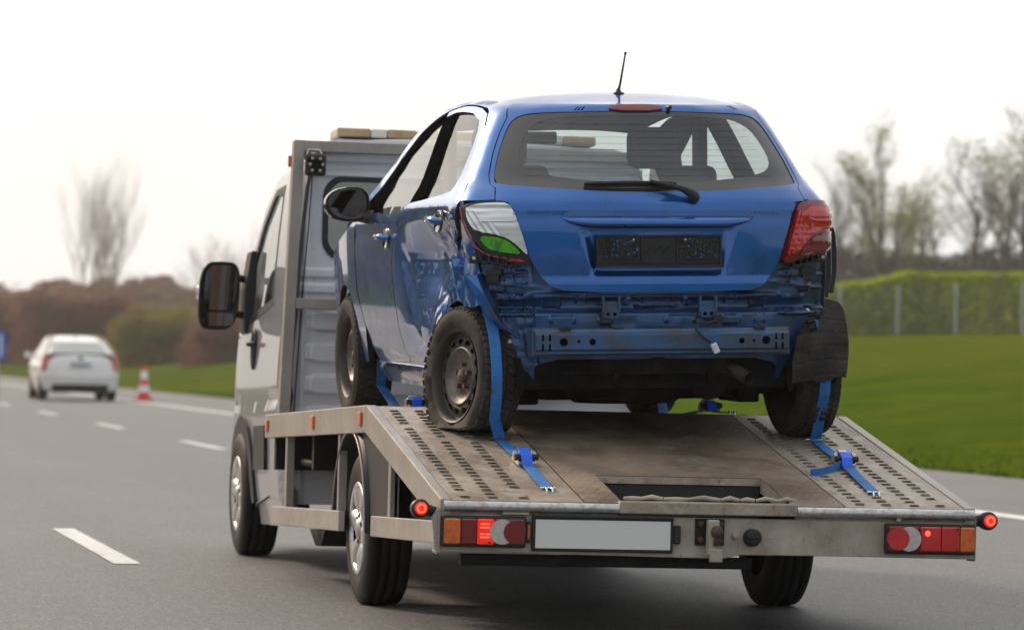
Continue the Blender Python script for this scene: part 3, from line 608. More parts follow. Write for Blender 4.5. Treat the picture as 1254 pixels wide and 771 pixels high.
# plastic bumper brackets hanging under the lights
for sg in (-1, 1):
    mb = MB()
    def bb(u, t, w_, h_, d=.02):
        p = S(sg*u, t); mb.box(p[0]-w_/2, p[0]+w_/2, p[1]-d+.005, p[1]+.02, p[2]-h_/2, p[2]+h_/2)
    for i in range(5): bb(.625+.038*i, .752+.006*i, .006, .046); bb(.644+.036*i, .770+.007*i, .030, .008); bb(.644+.036*i, .736+.007*i, .030, .008)
    bb(.72, .715, .070, .028, .012); bb(.72, .69, .05, .04, .008); bb(.80, .765, .05, .03, .01); bb(.60, .755, .04, .02, .01)
    mb.build('bumper_bracket', 'black_plastic', car, .002)
    mb = MB(); mb.cyl(S(sg*.81, .772)+np.array([0, -.02, 0]), .008, .01, 'y', 10); mb.build('bolt', 'zinc', car)

# --- naked rear panel (bumper gone) with its pressings
def oval(u, t, u0, t0, a, b, h, p=4): q_ = (np.abs((u-u0)/a))**p+(np.abs((t-t0)/b))**p; return h*(1-(sstep(.55, 1.25, q_) if p < 6 else sstep(.55, 1.45, q_)))
def v_disp(u, t):
    d = np.full(np.shape(u), -.052)
    d = d+.030*sstep(.552, .540, t)                       # ledge above the beam
    d = d+.016*bumpn(t, .60, .625, .006)*bumpn(u, -.56, .56, .03)
    for sg in (-1, 1):
        d = d+oval(u, t, sg*.475, .583, .045, .018, .010)+oval(u, t, sg*.335, .597, .026, .018, .012)+oval(u, t, sg*.655, .605, .075, .010, .014)+oval(u, t, sg*.66, .545, .10, .014, .012)
        d = d+.026*sstep(.02, .0, np.abs(np.abs(u)-.60)*.2-(t-.60)*.1-.02)*sstep(.56, .62, t)*.4
        d = d-oval(u, t, sg*.78, .52, .028, .040, .012)+oval(u, t, sg*.72, .66, .05, .03, .010)-oval(u, t, sg*.60, .69, .03, .03, .012)
    d = d+oval(u, t, 0, .588, .15, .020, .010)-oval(u, t, -.09, .59, .03, .012, .012)-oval(u, t, .09, .59, .03, .012, .012)
    for a_, b_, c_ in ((-.43, .516, .06), (-.24, .512, .035), (.10, .515, .07), (.33, .513, .05), (.47, .517, .03)): d = d+oval(u, t, a_, b_, c_, .017, .006)
    d = d+.010*np.exp(-((t-.556)/.006)**2)+.006*np.exp(-((t-(.66+.02*np.sin(u*5)))/.007)**2)*sstep(.5, .6, np.abs(u))
    d = d+.006*np.exp(-((t-.70)/.006)**2)*sstep(.55, .62, np.abs(u))
    d = d-(u < -.55)*(.012*ridge(u*11, t*9)+.006*ridge(u*31, t*22))+.002*(vn(u*24, t*24)-.5)
    return -.052+(d+.052)*1.45+.040*sstep(.76, .87, u)
val = [(-.58, .79), (-.80, .80), (-.825, .72), (-.80, .62), (-.755, .55), (-.70, .48), (-.665, .44), (-.65, .36), (-.62, .30), (-.598, .262), (-.585, .262), (-.575, .315), (-.54, .335), (-.46, .350), (-.30, .352), (.30, .352), (.47, .350), (.555, .335), (.585, .315), (.592, .262), (.606, .262), (.63, .31), (.665, .38), (.72, .435), (.79, .455), (.865, .462), (.935, .475), (.945, .60), (.935, .70), (.915, .80), (.58, .79), (.45, .66), (-.45, .66)]
valance = panel('rear_body_panel', val, 'blue_underpaint', car, step=.009, disp=v_disp, thick=.02)
holes = MB()
def disc(mb, u, t, r, of=-.05, n=14): p = S(u, t); mb.cyl((p[0], p[1]-of-.001-.003, p[2]), r, .004, 'y', n)
for u, t, r in ((.785, .535, .017), (.79, .490, .009), (-.79, .53, .010), (-.15, .515, .012), (.12, .53, .008), (-.62, .40, .010), (.62, .40, .010), (-.60, .35, .010), (.61, .345, .010)): disc(holes, u, t, r, -.046)
holes.build('panel_hole', 'void', valance, split=True)
mb = MB()
for u, t in ((.745, .545), (-.66, .425), (.655, .425)): p = S(u, t); mb.lathe([(0, .012), (-.010, .010), (-.014, 0)], (p[0], p[1]+.038, p[2]), 'y', 12)
mb.build('bolt', 'label_white', valance, split=True)
for sx in (-.215, .215):
    mb = MB(); y = -.352; mb.box(sx-.040, sx+.040, y-.012, y-.004, .535, .600); mb.box(sx-.032, sx+.032, y-.020, y-.012, .528, .572); mb.box(sx-.040, sx-.030, y-.024, y, .55, .62); mb.box(sx+.03, sx+.04, y-.024, y, .55, .62)
    b_ = mb.build('mount_bracket', 'blue_beam', car, .002)
    mb = MB(); mb.cyl((sx-.015, y-.022, .546), .008, .004, 'y', 10); mb.cyl((sx+.015, y-.022, .546), .008, .004, 'y', 10); mb.build('bracket_hole', 'void', b_, split=True)
mb = MB(); mb.box(-.58, .58, -.22, -.05, .36, .70); mb.build('boot_floor', 'underbody', car)
# crash beam
cb = MB(); xs = np.linspace(-.56, .56, 15); prof = [(0, .482), (-.020, .486), (-.030, .470), (-.040, .462), (-.040, .398), (-.030, .390), (-.030, .378), (0, .374)]
vs = []
for x in xs:
    for (dy, z) in prof: vs.append((x, -.405+dy+.018*(x/.56)**2, z))
n8 = len(prof); cb.add(vs, [(i*n8+k, i*n8+k+1, i*n8+n8+k+1, i*n8+n8+k) for i in range(14) for k in range(n8-1)]+[tuple(range(n8)), tuple(14*n8+k for k in range(n8))])
beam = cb.build('crash_beam', 'blue_beam', car, .003)
mb = MB()
for x, z, r in ((-.44, .43, .018), (-.315, .43, .014), (-.375, .432, .006), (.345, .43, .012), (.40, .43, .006), (.455, .432, .018)): mb.cyl((x, -.4463+.018*(x/.56)**2, z), r, .004, 'y', 16)
for sg in (-1, 1):
    for xx in (.50, .53):
        for zz in (.448, .408): mb.box(sg*xx-.004, sg*xx+.004, -.432, -.425, zz-.014, zz+.014)
mb.build('beam_hole', 'void', beam, split=True)
mb = MB()
for x in (-.43, -.20, .02, .43): mb.box(x-.025, x+.025, -.425, -.395, .480, .492)
mb.build('beam_clip', 'seal', beam, split=True)
for sg in (-1, 1):  # crash boxes
    mb = MB(); mb.box(sg*.50-.07, sg*.50+.07, -.405, -.30, .37, .49); mb.build('crash_box', 'blue_beam', car, .004)
# wiring with white plug
wr = MB(); wr.tube([(.235, -.37, .53), (.25, -.42, .515), (.21, -.44, .51), (.15, -.45, .505), (.135, -.46, .48), (.165, -.47, .445), (.195, -.475, .425)], .006, 6); wr.cyl((.245, -.43, .52), .022, .03, 'y', 12)
wro = wr.build('wiring', 'black_plastic', car)
mb = MB(); mb.box(-.013, .013, -.01, .01, -.028, .016, Matrix.Translation((.212, -.478, .405)) @ Matrix.Rotation(R(-25), 4, 'Y')); mb.build('plug', 'label_white', wro, .003)
# lower tail: spare wheel well, skirt, underbody, axle, muffler, pipe
mb = MB(); mb.box(-.30, .30, -.335, -.325, .30, .352); mb.box(-.42, .36, -.335, -.32, .288, .300); mb.box(-.03, .03, -.345, -.335, .29, .36); mb.box(-.19, -.17, -.335, -.32, .27, .29); mb.box(.22, .24, -.335, -.32, .27, .29); mb.build('floor_skirt', 'underbody', car, .003)
ub = MB(); ub.box(-.60, .60, -.26, 2.9, .22, .36); ub.build('underbody', 'underbody', car, .02)
ub = MB(); ub.lathe([(0, 0), (0, .22), (.03, .27), (.12, .30)], (-.05, .05, .155), 'z', 24); ub.build('spare_wheel_well', 'underbody', car)
ub = MB(); ub.tube([(-.70, .03, .24), (-.4, .05, .21), (.4, .05, .21), (.70, .03, .24)], .045, 10); ub.build('rear_axle', 'underbody', car)
ub = MB(); ub.lathe([(-.22, 0), (-.21, .07), (-.17, .085), (.17, .085), (.21, .07), (.22, 0)], (.30, -.05, .27), (.25, 1, .1), 18); mo = ub.build('muffler', 'underbody', car)
ub = MB(); ub.tube([(.24, -.15, .335), (.30, -.24, .325), (.36, -.33, .29), (.39, -.40, .265)], .030, 14, False); ub.tube([(.39, -.40, .265), (.36, -.33, .29)], [.026, .024], 14, False); ub.build('exhaust_pipe', 'rim_ring', mo)
ub = MB(); ub.tube([(.25, -.25, .30), (.255, -.27, .36), (.27, -.27, .42)], .007, 6); ub.tube([(.29, -.25, .30), (.295, -.27, .36), (.28, -.27, .42)], .007, 6); ub.build('exhaust_hanger', 'underbody', mo, split=True)
for sg in (-1, 1):
    ub = MB(); ub.prism([(sg*.60, .36), (sg*.583, .30), (sg*.587, .215), (sg*.600, .20), (sg*.613, .215), (sg*.617, .30), (sg*.635, .36)], 'y', -.315, -.300); ub.build('tow_hook_plate', 'underbody', car, .002)
    ub = MB(); ub.lathe([(-.1, .345), (.12, .345)], (sg*.70, .02, .31), 'x', 26, True, False, R(178), R(278)); ub.build('arch_lining', 'underbody', car)
    ub = MB(); ub.lathe([(-.1, .345), (.12, .345)], (sg*.68, 2.51, .31), 'x', 26, True, False, R(178), R(362)); ub.build('arch_lining', 'underbody', car)
    ub = MB(); ub.box(sg*.50-.05, sg*.50+.05, -.02, .30, .15, .26); ub.build('suspension_arm', 'underbody', car, .01)
# right arch liner, hanging behind the right rear wheel, quilted
def F_lin(a, x):
    a = np.asarray(a, float); x = np.asarray(x, float); r = .372+.008*np.sin(x*20); return np.stack([x, .02-r*np.cos(a), .30+r*np.sin(a)], -1)
F_lin.cen = (.7, .02, .3)
lin = panel('arch_liner', [(-.16, .60), (-.12, .68), (-.15, .74), (-.09, .80), (-.10, .845), (.3, .862), (.8, .868), (.95, .855), (.98, .80), (.45, .72), (.42, .63), (.1, .60)], 'dusty_rubber', car, step=.008, F=F_lin,
    disp=lambda a, x: -.004*np.maximum(np.exp(-(((a*.395*15+.2*np.sin(x*14)) % 1-.5)/.12)**2), np.exp(-(((x*14+.2*np.sin(a*5)) % 1-.5)/.12)**2)), thick=.004)
mb = MB(); pts = [S(.93, .93)+np.array([.0, -.01, 0]), S(.935, .88)+np.array([.022, 0, 0]), S(.96, .80)+np.array([.035, 0, 0]), S(.96, .70)+np.array([.04, 0, 0]), S(.95, .62)+np.array([.03, 0, 0])]
mb.sheet(pts, (0, 1, 0), .03, .012); mb.sheet([p+np.array([-.03, -.01, -.02]) for p in pts[1:]], (0, 1, 0), .012, .02); mb.build('bumper_side_rail', 'black_plastic', car)
# dark inner structure that closes the body behind its skins
ib = MB(); ib.box(-.62, -.50, .42, 2.15, .24, .96); ib.box(.60, .74, .42, 2.15, .24, .96); ib.box(-.62, .62, 2.0, 2.7, .3, .9); ib.build('inner_structure', 'interior', car, split=True)
ib = MB(); ib.box(-.62, -.50, -.10, .45, .60, .99); ib.box(.58, .74, -.10, .45, .60, .99); ib.build('inner_quarter', 'interior', car, .02, split=True)
# --- interior
ib = MB(); ib.box(-.60, .60, -.22, .28, .72, .78); ib.build('parcel_shelf', 'interior', car)
ib = MB(); ib.box(-.62, .62, 1.95, 2.35, .7, .98); ib.box(-.5, -.2, 1.85, 2.0, .9, 1.03); ib.build('dashboard', 'interior', car, .04)
rs = MB(); rs.box(-.62, .62, .36, .50, .45, 1.07, Matrix.Rotation(R(-6), 4, 'X')); rso = rs.build('rear_seat', 'seat_fabric', car, .05, 3)
for x, w_ in ((-.42, .13), (.36, .13)):
    h = MB(); h.box(x-w_, x+w_, .40, .49, 1.07, 1.20); h.build('headrest', 'seat_fabric', rso, .04, 3)
for x in (-.37, .37):
    h = MB(); h.box(x-.25, x+.25, 1.12, 1.26, .5, 1.16, Matrix.Rotation(R(-7), 4, 'X') @ Matrix.Translation((0, .12, .14))); fs_ = h.build('front_seat', 'seat_fabric', car, .06, 3)
    h = MB(); h.box(x-.13, x+.13, 1.02, 1.13, 1.20, 1.395); h.build('headrest', 'seat_fabric', fs_, .05, 3)
h = MB(); h.lathe([(0.175+0*0, .0)], (0, 0, 0), 'z', 3) if False else None
h = MB(); pts = [(-.37+.185*math.cos(a), 1.72+.05*math.sin(a), 1.06+.185*math.sin(a)) for a in np.linspace(0, 2*math.pi, 25)]; h.tube(pts, .014, 6, False); h.build('steering_wheel', 'interior', car)
h = MB(); h.box(-.11, .11, 1.90, 1.93, 1.34, 1.40); h.build('rear_view_mirror', 'interior', car, .01)
h = MB(); h.box(-.48, .48, .32, 1.45, 1.468, 1.472); h.build('headliner', 'interior', car)
for sg in (-1, 1):
    h = MB(); h.box(sg*.64-.03, sg*.64+.03, .15, .40, .95, 1.10); h.box(sg*.60-.02, sg*.60+.02, 1.03, 1.17, .95, 1.42); h.build('inner_pillar', 'interior', car, .01, split=True)
# --- door mirror, left
dm = MB(); c = Vector((-.945, 1.86, 1.045))
vs = []; K = 20
for j, (dy, s_) in enumerate(((-.045, 1.0), (-.055, .94), (.0, 1.02), (.05, .85), (.085, .5), (.095, .0))):
    for k in range(K):
        a = 2*math.pi*k/K; ca, sa = math.cos(a), math.sin(a)
        rx = .108*(abs(ca)**.75)*(1 if ca > 0 else -1); rz = .082*(abs(sa)**.85)*(1 if sa > 0 else -1)*(1-.18*(-ca))
        vs.append((c.x+rx*s_, c.y+dy, c.z+rz*s_+.02*ca*-1*0))
dm.add(vs, [(j*K+k, j*K+(k+1) % K, (j+1)*K+(k+1) % K, (j+1)*K+k) for j in range(5) for k in range(K)], True)
dmo = dm.build('door_mirror', 'black_gloss', car)
mb = MB(); mb.add([(v[0], c.y-.052, v[2]) for v in vs[:K]], [tuple(range(K))]); mb.add(vs[:K]+[(c.x+(v[0]-c.x)*.84, c.y-.062, c.z+(v[2]-c.z)*.84) for v in vs[:K]], [(k, (k+1) % K, K+(k+1) % K, K+k) for k in range(K)], True); mb.build('mirror_rim', 'black_plastic', dmo)
mb = MB(); mb.add([(c.x+(v[0]-c.x)*.86, c.y-.060, c.z+(v[2]-c.z)*.86) for v in vs[:K]], [tuple(range(K))]); mb.build('mirror_glass', 'mirror', dmo)
mb = MB(); mb.tube([(c.x+.07, c.y, c.z-.055), (-.84, 1.80, .985), (-.80, 1.78, .975)], [.03, .035, .04], 10); mb.build('mirror_foot', 'black_plastic', dmo)

# --- wheels
def car_wheel(cx, cy, cz, sg, yaw=0, camber=0, flat=False, Rt=.302):
    e_ = empty('wheel', (cx, cy, cz)); e_.parent = car; e_.rotation_euler = (0, camber, yaw)
    W2 = .092
    prof = [(-W2+.012, .200), (-W2, .225), (-W2-.006, .255), (-W2+.002, .282), (-W2+.014, Rt-.008), (-W2+.03, Rt-.003), (-.03, Rt), (.03, Rt), (W2-.03, Rt-.003), (W2-.014, Rt-.008), (W2-.002, .282), (W2+.006, .255), (W2, .225), (W2-.012, .200)]
    def deform(v):
        if not flat: return v
        x, y, z = v; out_ = x*sg
        # world down is -z: squash below the ground line and let the side wall bulge and wrinkle
        lim = -.226
        if z < lim+.03:
            k = min(1, (lim+.03-z)/.07); z = lim+.012-.012*k+(z-lim)*.10
            x += sg*.022*k*(1+.5*math.sin(y*38))*(1 if out_ > 0 else -.5); y *= 1+.05*k
        r = math.hypot(y, z); 
        if out_ > .05 and r > .2:
            a = math.atan2(z, -y)   # a=0 points to the rear (-y)
            d = math.exp(-((a-2.9)/.5)**2)+math.exp(-((a+2.6)/.6)**2)
            x -= sg*.028*d*(1 if r < .29 else .6)*(1+.3*math.sin(a*23))
            y += .02*d
        return (x, y, z)
    t = MB(); t.lathe(prof, (0, 0, 0), 'x', 56); t.v = [deform(v) for v in t.v]; t.build('tyre', 'dusty_rubber', e_)
    tb = MB(); nb = 54
    for k in range(nb):
        a = 2*math.pi*k/nb
        for row, (x0, x1, sk) in enumerate(((-.088, -.052, .35), (-.046, -.004, -.5), (.004, .046, .5), (.052, .088, -.35))):
            da = 2*math.pi/nb; h0 = .0085 if row in (1, 2) else .0075
            ph = (.5*da if row % 2 else 0); vs_ = []
            for (rr_, sh) in ((Rt-.006, 0), (Rt+h0*(1 if row in (1, 2) else .6), .06)):
                for (xx, e0) in ((x0, -1), (x1, 1)):
                    for ee in (-.40+sh, .40-sh):
                        an = a+ph+da*(ee+sk*e0*.35); edge = (abs(xx) > .08); r2 = rr_-(.010 if edge else 0)
                        vs_.append(deform((xx+(-sh*.03*e0), r2*math.cos(an), r2*math.sin(an))))
            tb.add(vs_, [(0, 1, 3, 2), (4, 6, 7, 5), (0, 4, 5, 1), (2, 3, 7, 6), (0, 2, 6, 4), (1, 5, 7, 3)])
    o_ = tb.build('tread', 'dusty_rubber', e_); tag(o_, kind='stuff')
    r = MB(); f = sg
    r.lathe([(f*.088, .203), (f*.084, .196), (f*.070, .190), (f*.045, .186)], (0, 0, 0), 'x', 48); r.lathe([(f*.045, .186), (f*.040, .178), (f*.050, .160), (f*.056, .138), (f*.050, .128)], (0, 0, 0), 'x', 48)
    dk = MB(); dk.lathe([(f*.048, .129), (f*.060, .126), (f*.060, .120)], (0, 0, 0), 'x', 48); dk.lathe([(f*.060, .120), (f*.046, .108), (f*.036, .085), (f*.034, .060), (f*.036, .050), (f*.036, 0)], (0, 0, 0), 'x', 48); dk.build('wheel_disc', 'steel_wheel', e_); r.lathe([(-f*.09, .203), (-f*.08, .192), (f*.05, .186)], (0, 0, 0), 'x', 40)
    ro_ = r.build('rim', 'rim_ring', e_)
    hh = MB()
    for k in range(15):
        a = 2*math.pi*(k+.5)/15
        c_ = Vector((f*.0535, .153*math.cos(a), .152*math.sin(a))); e1_ = Vector((0, math.cos(a), math.sin(a))); e2_ = Vector((0, -math.sin(a), math.cos(a)))
        sl_ = Vector((f*-.25, 0, 0))
        hh.mk.append((len(hh.v), len(hh.f))); hh.add([c_+(e1_*.0115*math.cos(b)+e2_*.017*math.sin(b))+Vector((f*(.0028-.35*.013*math.cos(b)), 0, 0)) for b in np.linspace(0, 2*math.pi, 13)[:-1]], [tuple(range(12))])
    hh.build('vent_hole', 'void', e_, split=True)  # flat black discs, the shade inside the wheel openings painted on
    nn = MB()
    for k in range(5):
        a = 2*math.pi*k/5+.3; nn.cyl((f*.034, .052*math.cos(a), .052*math.sin(a)), .011, f*.022, 'x', 6, False)
    nn.build('wheel_nut', 'rust', e_, split=True); nn = MB(); nn.lathe([(f*.03, .030), (f*.056, .028), (f*.060, 0)], (0, 0, 0), 'x', 16); nn.build('hub', 'rust', e_)
    return e_
WRL = car_wheel(-.745, .00, .274, -1, R(16), R(4), True)
WRR = car_wheel(.745, .00, .302, 1, R(2), R(-1))
WFL = car_wheel(-.735, 2.51, .300, -1, R(0), 0)
WFR = car_wheel(.735, 2.51, .300, 1, 0, 0)

# ================================================================== TOW TRUCK
truck = empty('tow_truck', (0, 2.3654, 0)); tag(truck, 'silver flatbed recovery truck with weathered metal bed and ramp, carrying the damaged blue car', 'truck')
TX = truck.location.copy()
def ch(p): return (p[0]+.0106*p[2], p[1]-TX.y, p[2]-.0302*(p[1]-TX.y)-.0106*p[0])
def gr(p): return (p[0], p[1]-TX.y, p[2])
MB.xf = ch
W_ = 1.108; ZR = .4853; ZF = .8844; YF = 1.8715; SL = (ZF-ZR)/YF; YR = 5.10
def rz(y): return ZR+SL*min(y, YF)
# slotted wheel tracks: real openings with pressed-up lips, on ramp and flat
def track(x0, x1, cols, parent, seed, yend=YR):
    rnd = random.Random(seed); mb = MB(); drop = MB()
    xs = sorted({x0, x1} | {c-.022 for c in cols} | {c+.022 for c in cols}); pitch = .066
    ys = [0.0]; rows = []
    y = .045
    while y < yend-.1:
        if abs(y-YF) < .05: ys.append(YF); y = YF+.05; continue
        ys += [y, y+.0105]; rows.append((y, y+.0105)); y += pitch
    ys += [yend]; ys = sorted(set(ys)); 
    if YF not in ys: ys = sorted(ys+[YF])
    isrow = {a for a, b in rows}
    for i in range(len(ys)-1):
        a, b = ys[i], ys[i+1]
        for j in range(len(xs)-1):
            u, v = xs[j], xs[j+1]; hole = a in isrow and any(abs((u+v)/2-c) < .01 for c in cols) and rnd.random() > .03
            P = [(u, a, rz(a)), (v, a, rz(a)), (v, b, rz(b)), (u, b, rz(b))]
            if not hole: mb.add(P, [(0, 1, 2, 3)])
            else:
                q = [(p[0], p[1], p[2]-.012) for p in P]; mb.add(P+q, [(0, 4, 5, 1), (1, 5, 6, 2), (2, 6, 7, 3), (3, 7, 4, 0)])
                h = .003+.003*rnd.random(); k = rnd.random()*.3      # lip on the far side of the slot, pressed upwards
                L = [(u-.003, b+.010, rz(b)+.001), (v+.003, b+.010, rz(b)+.001), (v-.006, b-.004, rz(b)+h), (u+.006, b-.004, rz(b)+h*(1-k)), (u+.003, b-.001, rz(b)-.002), (v-.003, b-.001, rz(b)-.002)]
                mb.add(L, [(0, 1, 2, 3), (3, 2, 5, 4), (0, 3, 4), (1, 5, 2)])
                h2 = h*.3; L = [(u-.003, a-.010, rz(a)+.001), (v+.003, a-.010, rz(a)+.001), (v-.006, a+.002, rz(a)+h2), (u+.006, a+.002, rz(a)+h2)]; mb.add(L, [(0, 1, 2, 3)])
    mb.add([(x0, 0, rz(0)), (x1, 0, rz(0)), (x1, 0, rz(0)-.012), (x0, 0, rz(0)-.012)], [(0, 1, 2, 3)])
    return mb.build('slotted_track', 'deck_metal', parent)
track(-1.062, -.527, [-1.000, -.887, -.762], truck, 1)
track(.563, 1.062, [.635, .745, .865, .975], truck, 2)
# pan under the slots
mb = MB(); mb.prism([(0.02, ZR-.03), (YF, ZF-.03), (YR, ZF-.03), (YR, ZF-.06), (YF, ZF-.06), (0.02, ZR-.06)], 'x', -1.06, -.40); mb.prism([(0.02, ZR-.03), (YF, ZF-.03), (YR, ZF-.03), (YR, ZF-.06), (YF, ZF-.06), (0.02, ZR-.06)], 'x', .38, 1.06)
mb.prism([(.56, rz(.56)-.03), (YF, ZF-.03), (YR, ZF-.03), (YR, ZF-.06), (YF, ZF-.06), (.56, rz(.56)-.06)], 'x', -.40, .38); mb.build('bed_underframe', 'chassis_black', truck, split=True)
# middle plate with the ramp opening
mb = MB(); X0, X1 = -.522, .558; HX0, HX1, HY0, HY1 = -.365, .34, .125, .515
def quad(a, b, c, d): 
    n = 8; 
    for i in range(n):
        ya, yb = c+(d-c)*i/n, c+(d-c)*(i+1)/n; mb.add([(a, ya, rz(ya)), (b, ya, rz(ya)), (b, yb, rz(yb)), (a, yb, rz(yb))], [(0, 1, 2, 3)])
quad(X0, X1, HY1, YF); quad(X0, HX0, .0, HY1); quad(HX1, X1, .0, HY1); quad(HX0, HX1, 0, .045); mb.add([(X0, YF, ZF), (X1, YF, ZF), (X1, YR, ZF), (X0, YR, ZF)], [(0, 1, 2, 3)])
pl = mb.build('middle_plate', 'deck_plate', truck)
mb = MB(); z1 = rz(HY1)-.002; mb.box(HX0-.004, HX1+.004, HY1, HY1+.010, z1-.030, z1+.0); mb.prism([(HY0, rz(HY0)-.004), (HY1, rz(HY1)-.004), (HY1, rz(HY1)-.06), (HY0, rz(HY0)-.06)], 'x', HX0-.008, HX0); mb.prism([(HY0, rz(HY0)-.004), (HY1, rz(HY1)-.004), (HY1, rz(HY1)-.06), (HY0, rz(HY0)-.06)], 'x', HX1, HX1+.008); mb.build('opening_frame', 'deck_metal', truck, split=True)
mb = MB(); mb.box(HX0, HX1, .05, .54, rz(0)-.2, rz(0)-.16); mb.box(HX0, HX1, .525, .54, rz(0)-.2, rz(.5)-.032); mb.build('opening_well', 'seal', truck, split=True)
# battered hinge edge in the opening
mb = MB(); rnd = random.Random(4); x = HX0+.02
while x < HX1-.03:
    L = rnd.uniform(.05, .14); mb.tube([(x, .085+rnd.uniform(-.01, .01), rz(.08)+.002), (x+L/2, .085+rnd.uniform(-.008, .008), rz(.08)+rnd.uniform(.0, .012)), (x+L, .085+rnd.uniform(-.01, .01), rz(.08)+.002)], [.006, .010, .007], 7); x += L+.004
mb.box(HX0, HX1, .045, .100, rz(.05)-.03, rz(.06)-.008); mb.build('hinge_row', 'bumper_metal', truck)
# edge rails
for sg in (-1, 1):
    a, b = (-W_, -1.064) if sg < 0 else (1.064, W_)
    mb = MB(); mb.prism([(YF, ZF+.004), (YR+.03, ZF+.004), (YR+.03, ZF-.118), (YF+.02, ZF-.118)], 'x', a, b); mb.build('side_rail', 'frame_metal', truck, .004)
    mb = MB(); mb.prism([(0.0, ZR+.004), (YF-.003, ZF+.004), (YF+.017, ZF-.118), (.06, ZR-.105), (0, ZR-.06)], 'x', a, b); mb.build('ramp_rail', 'frame_metal', truck, .004)
for y in (2.0, 3.42, 5.02):
    mb = MB(); mb.box(-W_-.012, -W_, y-.035, y+.035, ZF-.085, ZF-.025); mb.build('marker_light', 'lens_amber_dull', truck, .004)
    mb = MB(); mb.box(W_, W_+.012, y-.035, y+.035, ZF-.085, ZF-.025); mb.build('marker_light', 'lens_amber_dull', truck, .004)
# rear lip: pipes and centre plate
mb = MB(); mb.tube([(-W_+.01, -.012, .462), (-.385, -.012, .462)], .021, 12); mb.tube([(.352, -.012, .462), (W_-.01, -.012, .462)], .021, 12); mb.build('hinge_pipe', 'zinc', truck, split=True)
mb = MB(); mb.box(-.385, .352, -.030, .046, .443, .492); mb.build('hinge_plate', 'deck_metal', truck, .005)
mb = MB(); mb.box(-1.105, -.386, .010, .030, .425, .484); mb.box(.353, 1.105, .010, .030, .425, .484); mb.build('rear_edge', 'deck_metal', truck, .003, split=True)
mb = MB(); mb.box(-.86, -.75, -.020, .012, .430, .441); mb.box(.77, .79, -.022, .012, .430, .45); mb.build('weld_bead', 'bumper_metal', truck, .004, split=True)
# rear beam (bumper)
mb = MB(); mb.prism([(-1.105, .288), (-.80, .283), (-.60, .276), (-.1, .270), (.06, .270), (.12, .285), (.6, .286), (1.108, .282), (1.108, .432), (-1.105, .432)], 'y', 0, .05); mb.build('rear_beam', 'bumper_metal', truck, .004)
mb = MB(); mb.box(-1.118, -1.106, -.004, .10, .275, .45); mb.box(1.1085, 1.114, -.004, .10, .275, .45); mb.prism([(-1.13, .30), (-1.118, .27), (-1.118, .45), (-1.14, .42)], 'y', -.004, .03); mb.build('end_plate', 'frame_metal', truck, .002, split=True)
mb = MB(); mb.box(-1.0, .20, .10, .16, .225, .272); mb.box(-.9, -.8, .1, .9, .30, .4); mb.box(.7, .8, .1, .9, .31, .4); mb.build('underrun_bar', 'chassis_black', truck, .004, split=True)
# tail lamps
def lamp(parts, xa, xb, nm):
    t = MB(); t.box(xa, xb, -.030, -.001, .300, .424); lo = t.build(nm, 'black_plastic', truck, .008, 3)
    for (n_, a, b, m_, d) in parts: q = MB(); q.box(a, b, -.040-d, -.028, .311, .413); q.build(n_, m_, lo, .008, 3)
    return lo
l1 = lamp([('amber_lens', -1.098, -1.030, 'lens_amber', .004), ('red_lens', -1.029, -.965, 'lens_red_dark', .002), ('brake_lens', -.964, -.895, 'lens_red_lit', .004), ('dark_lens', -.894, -.772, 'lens_red_dark', .0)], -1.105, -.764, 'tail_light')
q = MB(); q.cyl((-.865, -.050, .362), .050, .012, 'y', 28); q.build('reversing_lens', 'lens_white', l1, .004)
q = MB(); q.cyl((-.815, -.054, .362), .045, .012, 'y', 28); q.build('fog_lens', 'lens_red_dark', l1, .004)
q = MB()
for zz in (.340, .352, .378, .392): q.box(-.952, -.915, -.0462, -.0445, zz-.003, zz+.003)
q.build('lens_rib', 'glow_red', l1, split=True)
l2 = lamp([('amber_lens', 1.035, 1.098, 'lens_amber', .004), ('red_lens', .955, 1.034, 'lens_red', .002), ('brake_lens', .865, .954, 'lens_red', .004), ('dark_lens', .732, .864, 'lens_red_dark', .0)], .722, 1.104, 'tail_light')
q = MB(); q.cyl((.815, -.052, .362), .050, .014, 'y', 28); q.build('reversing_lens', 'lens_white', l2, .004)
q = MB(); q.cyl((.768, -.056, .362), .046, .012, 'y', 28); q.build('fog_lens', 'lens_red', l2, .004)
q = MB(); q.lathe([(0, 0), (0, .011), (.003, .012)], (.895, -.0465, .385), 'y', 14); q.build('bulb_glow', 'glow_red', l2)
q = MB()
for x, z in ((-.915, .318), (-.80, .405), (.79, .318), (1.02, .318), (1.02, .405)): q.cyl((x, -.050, z), .005, .004, 'y', 8)
q.build('lens_screw', 'seal', truck, split=True)
# number plate (blank), amber side marker, pads
t = MB(); t.box(-.738, -.160, -.016, -.001, .288, .434); po = t.build('plate_frame', 'black_plastic', truck, .004)
t = MB(); t.box(-.724, -.172, -.0185, -.0155, .300, .414); t.build('number_plate', 'plate_blank', po, .001)
t = MB(); t.box(-.738, -.160, -.024, -.001, .420, .434); t.build('plate_lip', 'black_gloss', po, .003)
t = MB(); t.box(-.762, -.742, -.018, -.001, .320, .405); am = t.build('marker_base', 'black_plastic', truck, .005)
t = MB(); t.box(-.758, -.746, -.022, -.016, .335, .392); t.build('marker_lens', 'lens_amber', am, .003)
t = MB(); t.box(-.156, -.130, -.025, -.001, .325, .400); t.build('plate_light', 'black_plastic', truck, .006)
